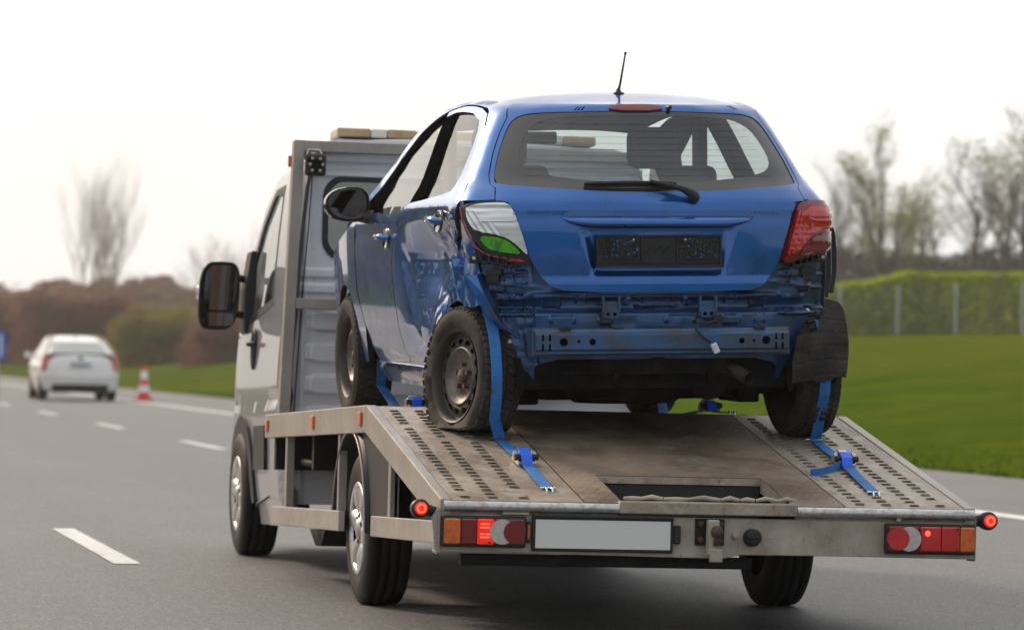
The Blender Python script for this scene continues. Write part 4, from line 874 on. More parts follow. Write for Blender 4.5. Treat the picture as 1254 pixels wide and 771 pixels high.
# tow ball, socket
t = MB(); t.box(-.068, .052, -.016, -.001, .322, .428); tb_ = t.build('hitch_bracket', 'chassis_black', truck, .003)
t = MB(); t.box(-.026, .018, -.07, -.016, .28, .425); t.box(-.020, .03, -.085, -.05, .255, .31); t.build('hitch_arm', 'bumper_metal', tb_, .006)
t = MB(); t.lathe([(-.05, 0), (-.05, .014), (-.02, .014)]+[(.004+.026*math.sin(a), .026*math.cos(a)) for a in np.linspace(-1.0, 1.5708, 9)], (.006, -.075, .372), 'z', 20); t.build('tow_ball', 'rust', tb_)
t = MB()
for x in (-.048, .034):
    for z in (.345, .408): t.cyl((x, -.026, z), .012, .01, 'y', 8)
t.build('hitch_bolt', 'rust', tb_, split=True)
t = MB(); t.lathe([(0, 0), (0, .028), (.01, .034), (.04, .036), (.045, .036)], (.168, -.045, .356), 'y', 22); so_ = t.build('trailer_socket', 'black_plastic', truck, .003)
t = MB(); t.box(.142, .194, -.052, -.045, .350, .362); t.build('socket_cap_grip', 'black_plastic', so_, .003)
t = MB(); t.lathe([(0, 0), (0, .012), (.02, .014)], (.098, -.02, .36), 'y', 8); t.build('bolt', 'bumper_metal', truck)
# outline marker lamps on rubber stalks
for sg, x, z in ((-1, -1.190, .449), (1, 1.163, .440)):
    t = MB(); t.tube([(sg*1.10, .03, .43), ((x+sg*1.10)/2, .03, .44), (x, .012, z)], [.020, .024, .026], 10); st = t.build('lamp_stalk', 'black_plastic', truck)
    t = MB(); t.lathe([(0, 0), (0, .033), (.02, .038), (.06, .036), (.065, 0)], (x, -.03, z), 'y', 22); hd = t.build('outline_lamp', 'black_plastic', st); hd = st
    t = MB(); t.lathe([(0, 0), (-.004, .024), (.004, .028)], (x, -.032, z), 'y', 22); t.build('outline_lens', 'lens_red_lit', hd)
    t = MB(); t.lathe([(0, .011), (-.003, .014), (0, .020)], (x, -.037, z), 'y', 22); t.build('glow_ring', 'glow_red', hd)
# side guards and posts
t = MB(); t.box(-W_-.002, -W_+.028, .10, 1.66, .310, .400); t.build('side_guard', 'frame_metal', truck, .004)
t = MB(); t.box(-W_-.002, -W_+.028, 2.56, 4.79, .318, .412); t.build('side_guard', 'frame_metal', truck, .004)
t = MB(); t.box(W_-.028, W_+.002, .10, 1.66, .310, .400); t.build('side_guard', 'frame_metal', truck, .004)
t = MB(); t.box(W_-.028, W_+.002, 2.56, 4.79, .318, .412); t.build('side_guard', 'frame_metal', truck, .004)
for sg in (-1, 1):
    x = sg*(W_-.030)
    for y0, y1, z0, z1 in ((1.24, 1.30, .40, .70), (4.36, 4.42, .412, ZF-.118), (2.66, 2.70, .412, ZF-.118)):
        t = MB(); t.box(x-.02, x+.02, y0, y1, z0, z1); t.build('guard_post', 'frame_metal', truck, .003)
    # mudguard with bright edge
    cy, cz = 2.3654, .335; t = MB()
    t.lathe([(-.17 if sg < 0 else -.17, .475), (.17, .475), (.17, .462), (-.17, .462)], (sg*.925, cy, cz), 'x', 28, True, True, R(178), R(362))
    mg = t.build('mudguard', 'black_plastic', truck)
    t = MB(); pts = [(sg*1.098, cy-.472*math.cos(a), cz+.445*math.sin(a)) for a in np.linspace(-.02, math.pi+.02, 26)]; t.tube(pts, .006, 5); t.build('mudguard_edge', 'frame_metal', mg)
    # black plastic skirt behind the wheel
    A = [(cy-.475*math.cos(a), cz+.448*math.sin(a)) for a in np.linspace(0, math.pi/2, 10)]
    t = MB(); n_ = len(A); top = [(p[0], max(p[1], min(rz(p[0])-.10, ZF-.118))) for p in A]
    poly = A[::-1]+[(cy-.475, .40), (1.24, .40), (1.24, rz(1.24)-.10), (YF, ZF-.12), (cy, ZF-.12)]
    t.prism([(p[0], p[1]) for p in poly], 'x', sg*1.072-.006, sg*1.072+.006); t.build('side_skirt', 'black_plastic', truck)
    t = MB(); t.prism([(.10, .33), (1.24, .33), (1.24, rz(1.24)-.10), (.10, ZR-.06)], 'x', sg*1.0-.006, sg*1.0+.006); t.build('inner_skirt', 'chassis_black', truck)
# ladder frame, cross members, tool box, tank
t = MB()
for sg in (-1, 1): t.box(sg*.42-.04, sg*.42+.04, 1.0, 7.2, .47, .60)
t.build('chassis_rail', 'chassis_black', truck, .004, split=True)
t = MB()
for y in (.9, 1.8, 3.0, 3.8, 4.7): t.box(-1.05, 1.05, y-.03, y+.03, .60, .80 if y > 1.8 else .6)
t.box(-1.06, 1.06, 5.03, 5.10, .60, .82); t.build('cross_member', 'chassis_black', truck, .004, split=True)
t = MB(); t.box(-.86, -.50, 2.95, 4.25, .36, .62); t.build('fuel_tank', 'chassis_black', truck, .03, 3)
t = MB(); t.tube([(-.84, 3.6, .62), (-.93, 3.4, .66), (-.94, 3.2, .56), (-.9, 3.15, .45)], .012, 6); t.tube([(-.86, 3.9, .70), (-.95, 3.7, .60), (-.92, 3.5, .50)], .009, 6); t.build('hose', 'rubber', truck, split=True)
t = MB(); t.tube([(-1.02, 4.3, .64), (-.9, 3.7, .60), (-.88, 3.3, .62)], .02, 8); t.prism([(4.0, .30), (4.5, .30), (4.3, .22), (4.1, .22)], 'x', -.95, -.80); t.build('under_bracket', 'chassis_black', truck, split=True)
t = MB(); t.tube([(-.75, 2.3654, .36), (.75, 2.3654, .36)], .055, 12); t.lathe([(-.14, .0), (-.12, .10), (0, .15), (.12, .10), (.14, 0)], (0, 2.36, .36), 'x', 16); t.build('rear_axle', 'chassis_black', truck)
# headboard
HB = lambda z: -.035*(z-.9)*0
def post(x0, x1, name='headboard_post', zt=2.338):
    t = MB(); k = .047
    v = []
    for z, dx in ((ZF-.10, 0.), (zt, k)):
        v += [(x0+dx, YR-.03, z), (x1+dx, YR-.03, z), (x1+dx, YR+.05, z), (x0+dx, YR+.05, z)]
    t.add(v, [(0, 1, 2, 3), (4, 5, 6, 7), (0, 1, 5, 4), (1, 2, 6, 5), (2, 3, 7, 6), (3, 0, 4, 7)]); return t.build(name, 'frame_metal', truck, .004)
post(-1.048, -.990); post(.990-.047*1.9, 1.048-.047*1.9)
t = MB(); t.box(-.946, .94, YR-.03, YR+.03, 2.279, 2.337); t.build('headboard_top_bar', 'frame_metal', truck, .004)
t = MB(); t.box(-.968, .95, YR-.032, YR+.01, 1.450, 1.505); t.build('headboard_middle_bar', 'frame_metal', truck, .004)
t = MB(); t.box(-1.02, -.985, YR+.045, YR+.06, 2.20, 2.26); t.build('marker_light', 'lens_amber_dull', truck, .004)
t = MB(); t.box(-.99, .99, YR+.06, YR+.10, ZF-.02, ZF+.04); t.box(-.4, .15, YR-.15, YR-.06, ZF, ZF+.06); t.build('headboard_foot', 'van_inner', truck, .004, split=True)
# work light
t = MB(); t.box(-.952, -.842, YR-.13, YR-.075, 2.145, 2.262); wl_ = t.build('work_light', 'black_plastic', truck, .016, 3)
t = MB(); t.box(-.943, -.851, YR-.134, YR-.129, 2.155, 2.252); t.build('light_glass', 'van_glass', wl_, .01)
t = MB()
for x in (-.918, -.897+.0, -.876): 
    for z in (2.172, 2.235): t.cyl((x if x != -.897 else (-.930 if z < 2.2 else -.862), YR-.139, z if x != -.897 else 2.204), .008, .006, 'y', 10)
t.build('led', 'led_yellow', wl_, split=True)
t = MB(); t.tube([(-.94, YR-.08, 2.26), (-.93, YR-.06, 2.285), (-.87, YR-.06, 2.285), (-.86, YR-.08, 2.26)], .006, 6); t.build('light_bracket', 'zinc', wl_)
t = MB(); t.tube([(-.90, YR-.02, 2.15), (-.905, YR+.02, 1.9), (-.93, YR+.04, 1.5), (-.955, YR+.05, ZF)], .0035, 6); t.build('light_cable', 'chassis_black', wl_)

# cab: side surface param (y, z) -> x
CWZ = np.array([(.30, .985), (.45, 1.01), (.7, 1.022), (.95, 1.025), (1.2, 1.018), (1.4, 1.005), (1.7, .990), (2.0, .966), (2.15, .948), (2.25, .92), (2.33, .87), (2.38, .78)])
def mkside(sg):
    def F(y, z):
        y = np.asarray(y, float); z = np.asarray(z, float); w0 = hermite(CWZ[:, 0], CWZ[:, 1], z)
        fr = np.clip((y-6.9)/.9, 0, 1.2); w0 = w0-.20*fr**2.2-.03*np.clip((z-1.4)/.8, 0, 1)*np.clip((y-5.5)/1.5, 0, 1)
        w0 = w0-.035*(1-sstep(5.15, 5.27, y))
        w0 = w0-.012*np.exp(-((z-.98)/.03)**2)
        P = np.stack([sg*w0, y, z], -1)
        return np.stack([P[..., 0]+.0106*P[..., 2], P[..., 1]-TX.y, P[..., 2]-.0302*(P[..., 1]-TX.y)-.0106*P[..., 0]], -1)
    F.cen = (0, 3.9, 1.1); return F
FY = 6.622
for sg in (-1, 1):
    F = mkside(sg)
    pz = 1.42
    door = [(5.62, .46), (5.62, 1.48), (5.70, 1.50), (6.62, 1.40), (6.98, 1.36), (7.02, 1.0), (7.08, .82)]+[(FY+.46*math.cos(R(a)), .36+.47*math.sin(R(a))) for a in (62, 75, 90, 105, 120, 135, 150, 165, 176)]+[(6.12, .41)]
    d_ = panel('cab_door', door, 'van_paint', truck, step=.07, F=F, thick=.02)
    panel('cab_corner_panel', [(5.13, .44), (5.13, 2.22), (5.62, 2.24), (5.605, 1.6), (5.605, .46)], 'van_paint', truck, step=.07, F=F, thick=.02, off=.003)
    panel('upper_door_frame', [(5.635, 1.49), (5.635, 2.235), (6.15, 2.225), (6.55, 2.05), (6.98, 1.72), (7.35, 1.40), (7.02, 1.36), (6.62, 1.40)], 'van_paint', truck, step=.05, F=F, thick=.02,
          holes=[[(5.74, 1.51), (5.74, 2.13), (6.12, 2.13), (6.48, 1.98), (6.84, 1.68), (6.98, 1.43), (6.62, 1.44)]])
    panel('door_window', [(5.73, 1.50), (5.73, 2.14), (6.13, 2.14), (6.49, 1.99), (6.86, 1.68), (7.0, 1.42), (6.62, 1.43)], 'van_glass', truck, step=.1, F=F, off=-.012, rim=False)
    ring('window_seal', [(5.72, 1.49), (5.72, 2.15), (6.13, 2.15), (6.50, 2.00), (6.88, 1.69), (7.02, 1.41), (6.62, 1.42)], [(5.76, 1.53), (5.76, 2.11), (6.11, 2.11), (6.46, 1.96), (6.82, 1.66), (6.93, 1.46), (6.62, 1.47)], 'seal', truck, F=F, off=.002)
    wingp = [(7.10, .84), (7.035, 1.0), (6.995, 1.36), (7.36, 1.39), (7.55, 1.22), (7.74, 1.05), (7.80, .8), (7.80, .42), (7.10, .36)]
    panel('front_wing', [(7.10, .83), (7.035, 1.0), (6.995, 1.35), (7.36, 1.39), (7.55, 1.22), (7.74, 1.05), (7.80, .8), (7.80, .40)]+[(FY+.46*math.cos(R(a)), .36+.47*math.sin(R(a))) for a in (3, 15, 30, 45, 60)], 'van_paint', truck, step=.05, F=F, thick=.02)
    # arch trim in dark plastic
    t_out = [(FY+.53*math.cos(R(a)), .36+.545*math.sin(R(a))) for a in range(-3, 184, 11)]; t_in = [(FY+.425*math.cos(R(a)), .36+.44*math.sin(R(a))) for a in range(-3, 184, 11)]
    panel('arch_trim', t_out+t_in[::-1], 'black_plastic', truck, step=.05, F=F, off=.018, thick=.05)
    panel('side_moulding', [(5.64, .60), (5.64, .84), (6.06, .84), (6.08, .60)], 'black_plastic', truck, step=.06, F=F, off=.02, thick=.02)
    p_ = F(6.30, 1.27); t = MB(); yy = 6.30
    t.lathe([(0, 0), (.014, .09), (.02, .11), (0, .12)], (0, 0, 0), 'x', 20)
    t.v = [(sg*(1.012+abs(v[0])), 6.30+v[1]*.55, 1.27+v[2]*1.0) for v in t.v]; hc = t.build('handle_cup', 'seal', d_)
    t = MB(); t.tube([(sg*1.02, 6.24, 1.30), (sg*1.05, 6.26, 1.30), (sg*1.05, 6.34, 1.30), (sg*1.02, 6.36, 1.30)], .014, 8); t.build('handle', 'black_plastic', d_)
    # sill under the cab
    panel('cab_sill', [(5.13, .30), (5.13, .50), (6.13, .48), (6.16, .30)], 'van_paint', truck, step=.07, F=F, off=-.012, thick=.03)
    # big twin-glass mirror on two arms
    c = Vector((sg*1.170, 6.75, 1.585)); t = MB(); K = 24; vs = []
    for j, (dy, s_) in enumerate(((-.03, .93), (-.045, 1.0), (.03, 1.02), (.09, .86), (.12, .5), (.13, .0))):
        for k in range(K):
            a = 2*math.pi*k/K; ca, sa = math.cos(a), math.sin(a); rx = .112*abs(ca)**.5*(1 if ca > 0 else -1); rz_ = .192*abs(sa)**.6*(1 if sa > 0 else -1)
            vs.append((c.x+rx*s_-sg*.012*sa, c.y+dy, c.z+rz_*s_))
    t.add(vs, [(j*K+k, j*K+(k+1) % K, (j+1)*K+(k+1) % K, (j+1)*K+k) for j in range(5) for k in range(K)]+[tuple(range(K))], True); mo = t.build('cab_mirror', 'black_plastic', truck)
    def mg_(z0, z1, nm):
        t = MB(); pts = []
        for k in range(20):
            a = 2*math.pi*k/20; ca, sa = math.cos(a), math.sin(a); zc = (z0+z1)/2; hz = (z1-z0)/2; zz = zc+hz*abs(sa)**.55*(1 if sa > 0 else -1)
            pts.append((c.x+.092*abs(ca)**.5*(1 if ca > 0 else -1)-sg*.012*(zz-c.z)/.19, c.y-.046, zz))
        t.add(pts, [tuple(range(20))]); t.build(nm, 'mirror', mo)
    mg_(1.500, 1.758, 'mirror_glass'); mg_(1.410, 1.488, 'wide_angle_glass')
    t = MB()
    for z in (1.69, 1.485): t.tube([(c.x-sg*.10, 6.78, z), (sg*.975, 6.80, z-.01)], .022, 8)
    t.prism([(sg*.985, 1.36), (sg*1.03, 1.38), (sg*1.03, 1.62), (sg*1.00, 1.84), (sg*.96, 1.84)], 'y', 6.66, 6.86); t.build('mirror_arm', 'black_plastic', mo, .006, split=True)
    t = MB(); t.lathe([(0, 0), (.012, .03), (0, .045)], (c.x+sg*.115, 6.78, 1.60), (sg, 0, 0), 10); t.v = [(v[0], v[1], v[2]) for v in t.v]
    t.v = [(a_, b_, 1.60+.0+(c_-1.60)) for a_, b_, c_ in t.v]; t.build('mirror_indicator', 'lamp_clear', mo)
# cab rear wall with pressings, window, roof, front
def F_back(x, z):
    x = np.asarray(x, float); z = np.asarray(z, float)
    y = 5.18+0*x; X = x; 
    return np.stack([X+.0106*z, y-TX.y, z-.0302*(y-TX.y)-.0106*X], -1)
F_back.cen = (0, 5.2, 1.2)
def b_disp(x, z):
    d = np.zeros(np.shape(x)); ax = np.abs(x)
    for zc in (1.39, 1.225, 1.055, .88): d = d+oval(ax, z, .43, zc, .455, .050 if zc > 1 else .058, .024, 9)
    d = d-.02*sstep(2.185, 2.20, z)*(1-sstep(2.225, 2.24, z))+.014*np.exp(-((z-2.17)/.012)**2)
    d = d+.018*bumpn(z, 1.54, 1.59, .006)+.018*bumpn(z, 1.62, 1.67, .006)
    d = d+.014*np.exp(-((ax-.912)/.016)**2)
    return d
hole_w = chaikin([(-.815, 1.70), (-.83, 2.14), (-.48, 2.155), (-.475, 1.70)], 3)
def rrect(x0, x1, z0, z1, r): 
    o = []
    for cx_, cz_, a0 in ((x1-r, z1-r, 0), (x0+r, z1-r, 90), (x0+r, z0+r, 180), (x1-r, z0+r, 270)):
        for a in range(0, 91, 15): o.append((cx_+r*math.cos(R(a0+a)), cz_+r*math.sin(R(a0+a))))
    return o
panel('cab_rear_wall', [(-.965, .42), (-.985, .9), (-.975, 1.4), (-.955, 1.8), (-.93, 2.10), (-.90, 2.25), (-.83, 2.34), (-.75, 2.36), (.75, 2.36), (.83, 2.34), (.90, 2.25), (.93, 2.10), (.955, 1.8), (.975, 1.4), (.985, .9), (.965, .42)],
      'van_inner', truck, holes=[rrect(-.815, -.08, 1.725, 2.155, .10), rrect(.08, .815, 1.725, 2.155, .10)], step=.013, F=F_back, disp=b_disp, thick=.03)
for a, b in ((-.825, -.07), (.07, .825)):
    panel('rear_cab_window', rrect(a, b, 1.715, 2.165, .11), 'van_glass', truck, step=.1, F=F_back, off=-.01, rim=False)
    ring('window_seal', rrect(a, b, 1.715, 2.165, .11), rrect(a+.032, b-.032, 1.747, 2.133, .085), 'seal', truck, F=F_back, off=.008)
t = MB(); rw_ = [(5.16, .80), (5.16, 2.26), (5.3, 2.31), (6.1, 2.31), (6.3, 2.26), (7.42, 1.38), (7.8, 1.05), (7.85, .5), (7.75, .3)]
def F_top(x, s_):
    x = np.asarray(x, float); s_ = np.asarray(s_, float); k = [0, .1, .55, .65, 1.6, 2.0, 2.6]
    y = np.interp(s_, k, [5.16, 5.26, 6.0, 6.2, 7.38, 7.72, 7.82]); z = np.interp(s_, k, [2.33, 2.39, 2.405, 2.37, 1.38, 1.08, .45])
    w0 = np.interp(s_, k, [.87, .84, .82, .82, .93, .90, .80]); q_ = np.abs(x)
    X = x*w0; z = z-.05*q_**3; y = y-.14*sstep(.5, 1.0, s_)*q_**2.5
    return np.stack([X+.0106*z, y-TX.y, z-.0302*(y-TX.y)-.0106*X], -1)
F_top.cen = (0, 3.6, 1.0)
panel('cab_roof', [(-1.03, 0), (1.03, 0), (1.03, .62), (-1.03, .62)], 'van_paint', truck, step=.08, F=F_top)
panel('cab_windscreen', [(-.98, .66), (.98, .66), (.98, 1.58), (-.98, 1.58)], 'van_glass', truck, step=.1, F=F_top, off=-.005, rim=False)
panel('cab_front', [(-1.05, 1.60), (1.05, 1.60), (1.05, 2.6), (-1.05, 2.6)], 'van_paint', truck, step=.1, F=F_top)
t = MB(); t.box(-.90, .90, 5.4, 7.3, .50, .62); t.box(-.9, .9, 6.9, 7.3, .6, 1.28); t.build('cab_floor', 'interior', truck, split=True)
for x in (-.5, .15, .6):
    t = MB(); t.box(x-.2, x+.2, 5.55, 5.70, .9, 1.78); s2 = t.build('cab_seat', 'seat_fabric', truck, .05, 3)
    t = MB(); t.box(x-.12, x+.12, 5.56, 5.66, 1.80, 1.97); t.build('headrest', 'seat_fabric', s2, .04, 3)
t = MB(); t.lathe([(-.04, .43), (.2, .43)], (-.90, FY, .36), 'x', 26, True, False, R(178), R(362)); t.lathe([(-.2, .43), (.04, .43)], (.90, FY, .36), 'x', 26, True, False, R(178), R(362)); t.build('wheel_housing', 'chassis_black', truck, split=True)
# amber beacon bar over the cab
t = MB(); t.box(-.55, -.45, 5.55, 5.60, 2.33, 2.40); t.box(.45, .55, 5.55, 5.60, 2.33, 2.40); t.build('beacon_foot', 'black_plastic', truck, split=True)
bb_ = MB(); bb_.prism([(-.70, 2.395), (-.64, 2.383), (.64, 2.383), (.70, 2.395), (.70, 2.44), (-.70, 2.44)], 'y', 5.46, 5.70); bo = bb_.build('beacon_base', 'black_plastic', truck, .004)
for i, (a, b, m_) in enumerate(((-.715, -.53, 'beacon_amber'), (-.53, -.44, 'beacon_clear'), (-.44, -.28, 'beacon_amber'), (-.28, -.26, 'beacon_clear'), (-.26, .26, 'beacon_amber'), (.26, .44, 'beacon_amber'), (.44, .53, 'beacon_clear'), (.53, .715, 'beacon_amber'))):
    t = MB(); t.box(a, b-.002, 5.45, 5.71, 2.398, 2.447); t.build('beacon_lens', m_, bo, .008)

# truck wheels (stand on the road)
def truck_wheel(cx, cy, sg, hub=True):
    MB.xf = gr
    e_ = empty('wheel', (cx, cy-TX.y, .3466)); e_.parent = truck; MB.xf = None
    Rt = .3466; prof = [(-.095, .205), (-.105, .24), (-.108, .28), (-.100, .315), (-.088, .337), (-.080, .343)]
    for a in (-.045, 0, .045): prof += [(a-.006, Rt), (a-.004, Rt-.008), (a+.004, Rt-.008), (a+.006, Rt)]
    prof += [(.080, .343), (.088, .337), (.100, .315), (.108, .28), (.105, .24), (.095, .205)]
    t = MB(); t.lathe(prof, (0, 0, 0), 'x', 64); t.build('tyre', 'rubber', e_)
    t = MB(); f = sg; t.lathe([(f*.098, .207), (f*.090, .198), (f*.060, .190), (-f*.09, .19)], (0, 0, 0), 'x', 40); t.lathe([(f*.04, .19), (f*.035, 0)], (0, 0, 0), 'x', 30); ro_ = t.build('rim', 'chassis_black', e_)
    t = MB()
    t.lathe([(f*.100, .212), (f*.106, .205), (f*.100, .186), (f*.090, .180)], (0, 0, 0), 'x', 48)
    t.lathe([(f*.075, .085), (f*.092, .075), (f*.094, .045), (f*.104, .040), (f*.108, .0)], (0, 0, 0), 'x', 30)
    for k in range(6):
        a = 2*math.pi*k/6+.2; e1_ = Vector((0, math.cos(a), math.sin(a))); e2_ = Vector((0, -math.sin(a), math.cos(a))); vs = []
        for r_, h_, w__ in ((.07, .088, .040), (.12, .104, .047), (.17, .106, .056), (.195, .100, .066)):
            for s_ in (-1, -.55, .55, 1): vs.append(e1_*r_+e2_*(s_*w__)+Vector((f*(h_-(.022 if abs(s_) == 1 else 0)), 0, 0)))
        t.add(vs, [(i*4+j, i*4+j+1, i*4+j+5, i*4+j+4) for i in range(3) for j in range(3)], True)
    t.build('hubcap', 'alloy', e_)
    t = MB()
    for k in range(6):
        a = 2*math.pi*(k+.5)/6+.2; t.cyl((f*.082, .062*math.cos(a), .062*math.sin(a)), .011, f*.016, 'x', 6, False)
    t.build('wheel_nut', 'rust', e_, split=True)
    return e_
truck_wheel(-.948, 2.3654, -1); truck_wheel(.93, 2.3654, 1); truck_wheel(-.948, FY, -1); truck_wheel(.93, FY, 1)
MB.xf = None

# ================================================================== TIE-DOWN STRAPS
def chw(p): q_ = ch(p); return Vector((q_[0], q_[1]+TX.y, q_[2]))
def deckp(x, y, h=.006): return chw((x, y, rz(y)+h))
car_m = Matrix.LocRotScale(car.location, Euler(car.rotation_euler, 'YXZ'), None)
def ratchet(p, d, n, parent, end=True, label=True):
    """ratchet buckle at p, strap direction d, deck normal n"""
    d = d.normalized(); s_ = d.cross(n).normalized(); n = s_.cross(d).normalized()
    Mx = Matrix((( s_.x, d.x, n.x, p.x), (s_.y, d.y, n.y, p.y), (s_.z, d.z, n.z, p.z), (0, 0, 0, 1)))
    def bld(mb, name, m, par=parent, bev=0): mb.v = [tuple(Mx @ Vector(v)) for v in mb.v]; return mb.build(name, m, par, bev)
    rb = MB()
    for sx in (-.036, .036): rb.prism([(-.07, .004), (-.05, .030), (-.01, .048), (.04, .030), (.07, .010), (.07, .0), (-.07, -.002)], 'x', sx-.002, sx+.002)
    rb.tube([(-.04, .0, .02), (.04, .0, .02)], .010, 10); rb.tube([(-.038, .06, .008), (.038, .06, .008)], .006, 8)
    ro_ = bld(rb, 'ratchet', 'zinc')
    g = MB(); g.lathe([(-.004, .020), (.004, .020), (.004, .008), (-.004, .008)], (-.042, 0, .026), 'x', 14, False, True); g.lathe([(-.004, .020), (.004, .020), (.004, .008), (-.004, .008)], (.042, 0, .026), 'x', 14, False, True); bld(g, 'ratchet_gear', 'zinc', ro_)
    h = MB(); h.tube([(-.050, .045, .030), (.050, .045, .030)], .013, 10); bld(h, 'handle', 'black_plastic', ro_)
    r2 = MB(); r2.lathe([(-.022, .0), (-.022, .026), (.022, .026), (.022, 0)], (0, 0, .028), 'x', 16); bld(r2, 'rolled_webbing', 'webbing', ro_)
    f_ = MB(); f_.sheet([(.004, -.015, .056), (.004, .03, .052), (.004, .065, .040), (.004, .085, .012), (.004, .088, .004)], (1, 0, 0), .046, .003); bld(f_, 'webbing_fold', 'strap_bright', ro_)
    if label: l_ = MB(); l_.sheet([(.012, -.050, .048), (.012, -.01, .058), (.012, .025, .056)], (1, 0, 0), .034, .002); bld(l_, 'paper_label', 'label_white', ro_)
def strap(name, label, wheel_c, x_off, ang_end, ring_p, rat_p, hook_p, tail=None, sg=-1, lab=True, Rw=.316, flat=False, a_start=95, wide=.048):
    e_ = empty(name, ring_p); tag(e_, label, 'strap', 'blue straps lashing the car to the bed'); inv = Vector(ring_p)
    P = []
    for a in np.linspace(a_start, ang_end, 22):
        P.append(car_m @ Vector((wheel_c[0]+x_off(a), wheel_c[1]-Rw*math.sin(R(a-90)), wheel_c[2]+Rw*math.cos(R(a-90)))))
    P.append(P[-1].lerp(Vector(ring_p), .6)); P.append(Vector(ring_p))
    MBx = MB(); wdir = (car_m.to_3x3() @ Vector((1, 0, 0)))
    MBx.sheet([p-inv for p in P], wdir, wide, .0025, 5); MBx.build('wheel_webbing', 'webbing', e_)
    d = (Vector(hook_p)-Vector(ring_p)); n = Vector((0, -SL, 1)).normalized(); side = d.cross(n).normalized()
    m2 = MB(); r_ = Vector(ring_p); m2.sheet([r_-inv, r_.lerp(Vector(rat_p), .5)+n*.004-inv, Vector(rat_p)+n*.014-inv], side, wide, .0025, 5); m2.sheet([Vector(rat_p)+n*.012-inv, Vector(rat_p).lerp(Vector(hook_p), .5)+n*.005-inv, Vector(hook_p)+n*.004-inv], side, wide, .0025, 5); m2.build('deck_webbing', 'webbing', e_)
    m3 = MB(); m3.tube([r_-side*.045+n*.004-inv, r_+side*.045+n*.004-inv], .0065, 8); m3.build('guide_bar', 'rust' if sg < 0 else 'zinc', e_)
    ratchet(Vector(rat_p)+n*.004-inv, d, n, e_, label=lab)
    h = MB(); hp = Vector(hook_p)-inv; du = d.normalized()
    h.tube([hp-side*.032+n*.006, hp+side*.032+n*.006], .004, 6)
    for s_ in (-.012, .012): h.tube([hp+side*(s_-.004)+n*.006-du*.002, hp+side*s_+n*.011+du*.022, hp+side*s_+n*.004+du*.040, hp+side*s_-n*.012+du*.036], .0042, 6)
    h.build('claw_hook', 'chrome', e_)
    if tail:
        t = MB(); t.sheet([Vector(q_)-inv for q_ in tail], n, .036, .003); t.v = t.v; t.build('loose_end', 'webbing', e_)
    return e_
strap('tie_down_strap', 'blue ratchet strap over the flat left rear tyre of the blue car', (-.705, 0, .276), lambda a: .0, 213, deckp(-.640, 1.17), deckp(-.630, .70), deckp(-.632, .20), lab=False)
strap('tie_down_strap', 'blue ratchet strap over the right rear wheel, paper label on its ratchet', (.745, 0, .302), lambda a: .012, 200, deckp(.800, 1.30), deckp(.783, .80), deckp(.752, .24),
      tail=[deckp(.76, .74, .02), deckp(.69, .66, .014), deckp(.62, .60, .012), deckp(.575, .585, .012)], sg=1, a_start=140, Rw=.328)
# front straps, in front of each front wheel's rear side
strap('tie_down_strap', 'blue ratchet strap behind the left front wheel of the blue car', (-.735, 2.51, .30), lambda a: .03, 205, deckp(-.72, 3.28, .01), deckp(-.73, 2.75), deckp(-.73, 2.25))
strap('tie_down_strap', 'blue ratchet strap behind the right front wheel, seen under the tail of the blue car', (.735, 2.51, .30), lambda a: -.03, 205, deckp(.60, 3.28, .01), deckp(.585, 2.35, .015), deckp(.59, 1.98))

# ================================================================== SETTING
def smooth_mat(name, cols, scales, rough=.9, bump=None):
    return mat(name, cols[0], rough, noise=[(s, c, .42, .6, 8) for s, c in zip(scales, cols[1:])], bump=bump, spec=.0)
mat('asphalt', (.098, .096, .097), .60, noise=[(1.0, (.130, .127, .128), .42, .60, 4, (1.1, .012, 1)), (.35, (.095, .09, .087), .42, .65, 5), (26, (.135, .132, .132), .50, .60, 3, (1, .15, 1)), (60, (.30, .295, .29), .55, .61, 4), (48, (.018, .018, .018), .54, .60, 3), (7, (.10, .095, .093), .45, .7, 6)], bump=(110, .6, 4, .006), spec=.5)
mat('shoulder_asphalt', (.135, .125, .118), .65, noise=[(.5, (.10, .095, .09), .4, .65, 5), (80, (.17, .16, .15), .58, .7, 4)], bump=(90, .6, 4, .006))
smooth_mat('grass', [(.046, .084, .003), (.070, .102, .004), (.027, .058, .003), (.082, .094, .006)], [.22, 1.1, .05])
smooth_mat('far_grass', [(.035, .075, .005), (.06, .085, .01)], [.1])
mat('leaf_yellow_green', (.36, .42, .006), .6, noise=(.8, (.24, .31, .008), .4, .6)); mat('leaf_olive', (.26, .22, .02), .7, noise=(.6, (.15, .12, .025), .4, .6))
mat('leaf_mauve', (.24, .095, .07), .8, noise=(.5, (.20, .11, .07), .4, .6)); mat('twig_brown', (.24, .14, .09), .9, noise=(.4, (.30, .19, .11), .4, .6))  # mauve of the left bushes kept light, haze put into the colour
mat('bark_hazed', (.24, .165, .125), .9, noise=(6, (.19, .13, .10), .4, .65)); mat('bark', (.10, .080, .062), .9, noise=(6, (.05, .042, .035), .4, .65), bump=(20, .5)); mat('bud_green', (.22, .22, .07), .7); mat('far_wood', (.15, .13, .10), .9, noise=(.15, (.06, .065, .035), .4, .6))  # left trees' bark: distance haze and warmth put into the colour
mat('blade', (.036, .085, .003), .8, noise=(.5, (.055, .10, .005), .4, .6), spec=.15)

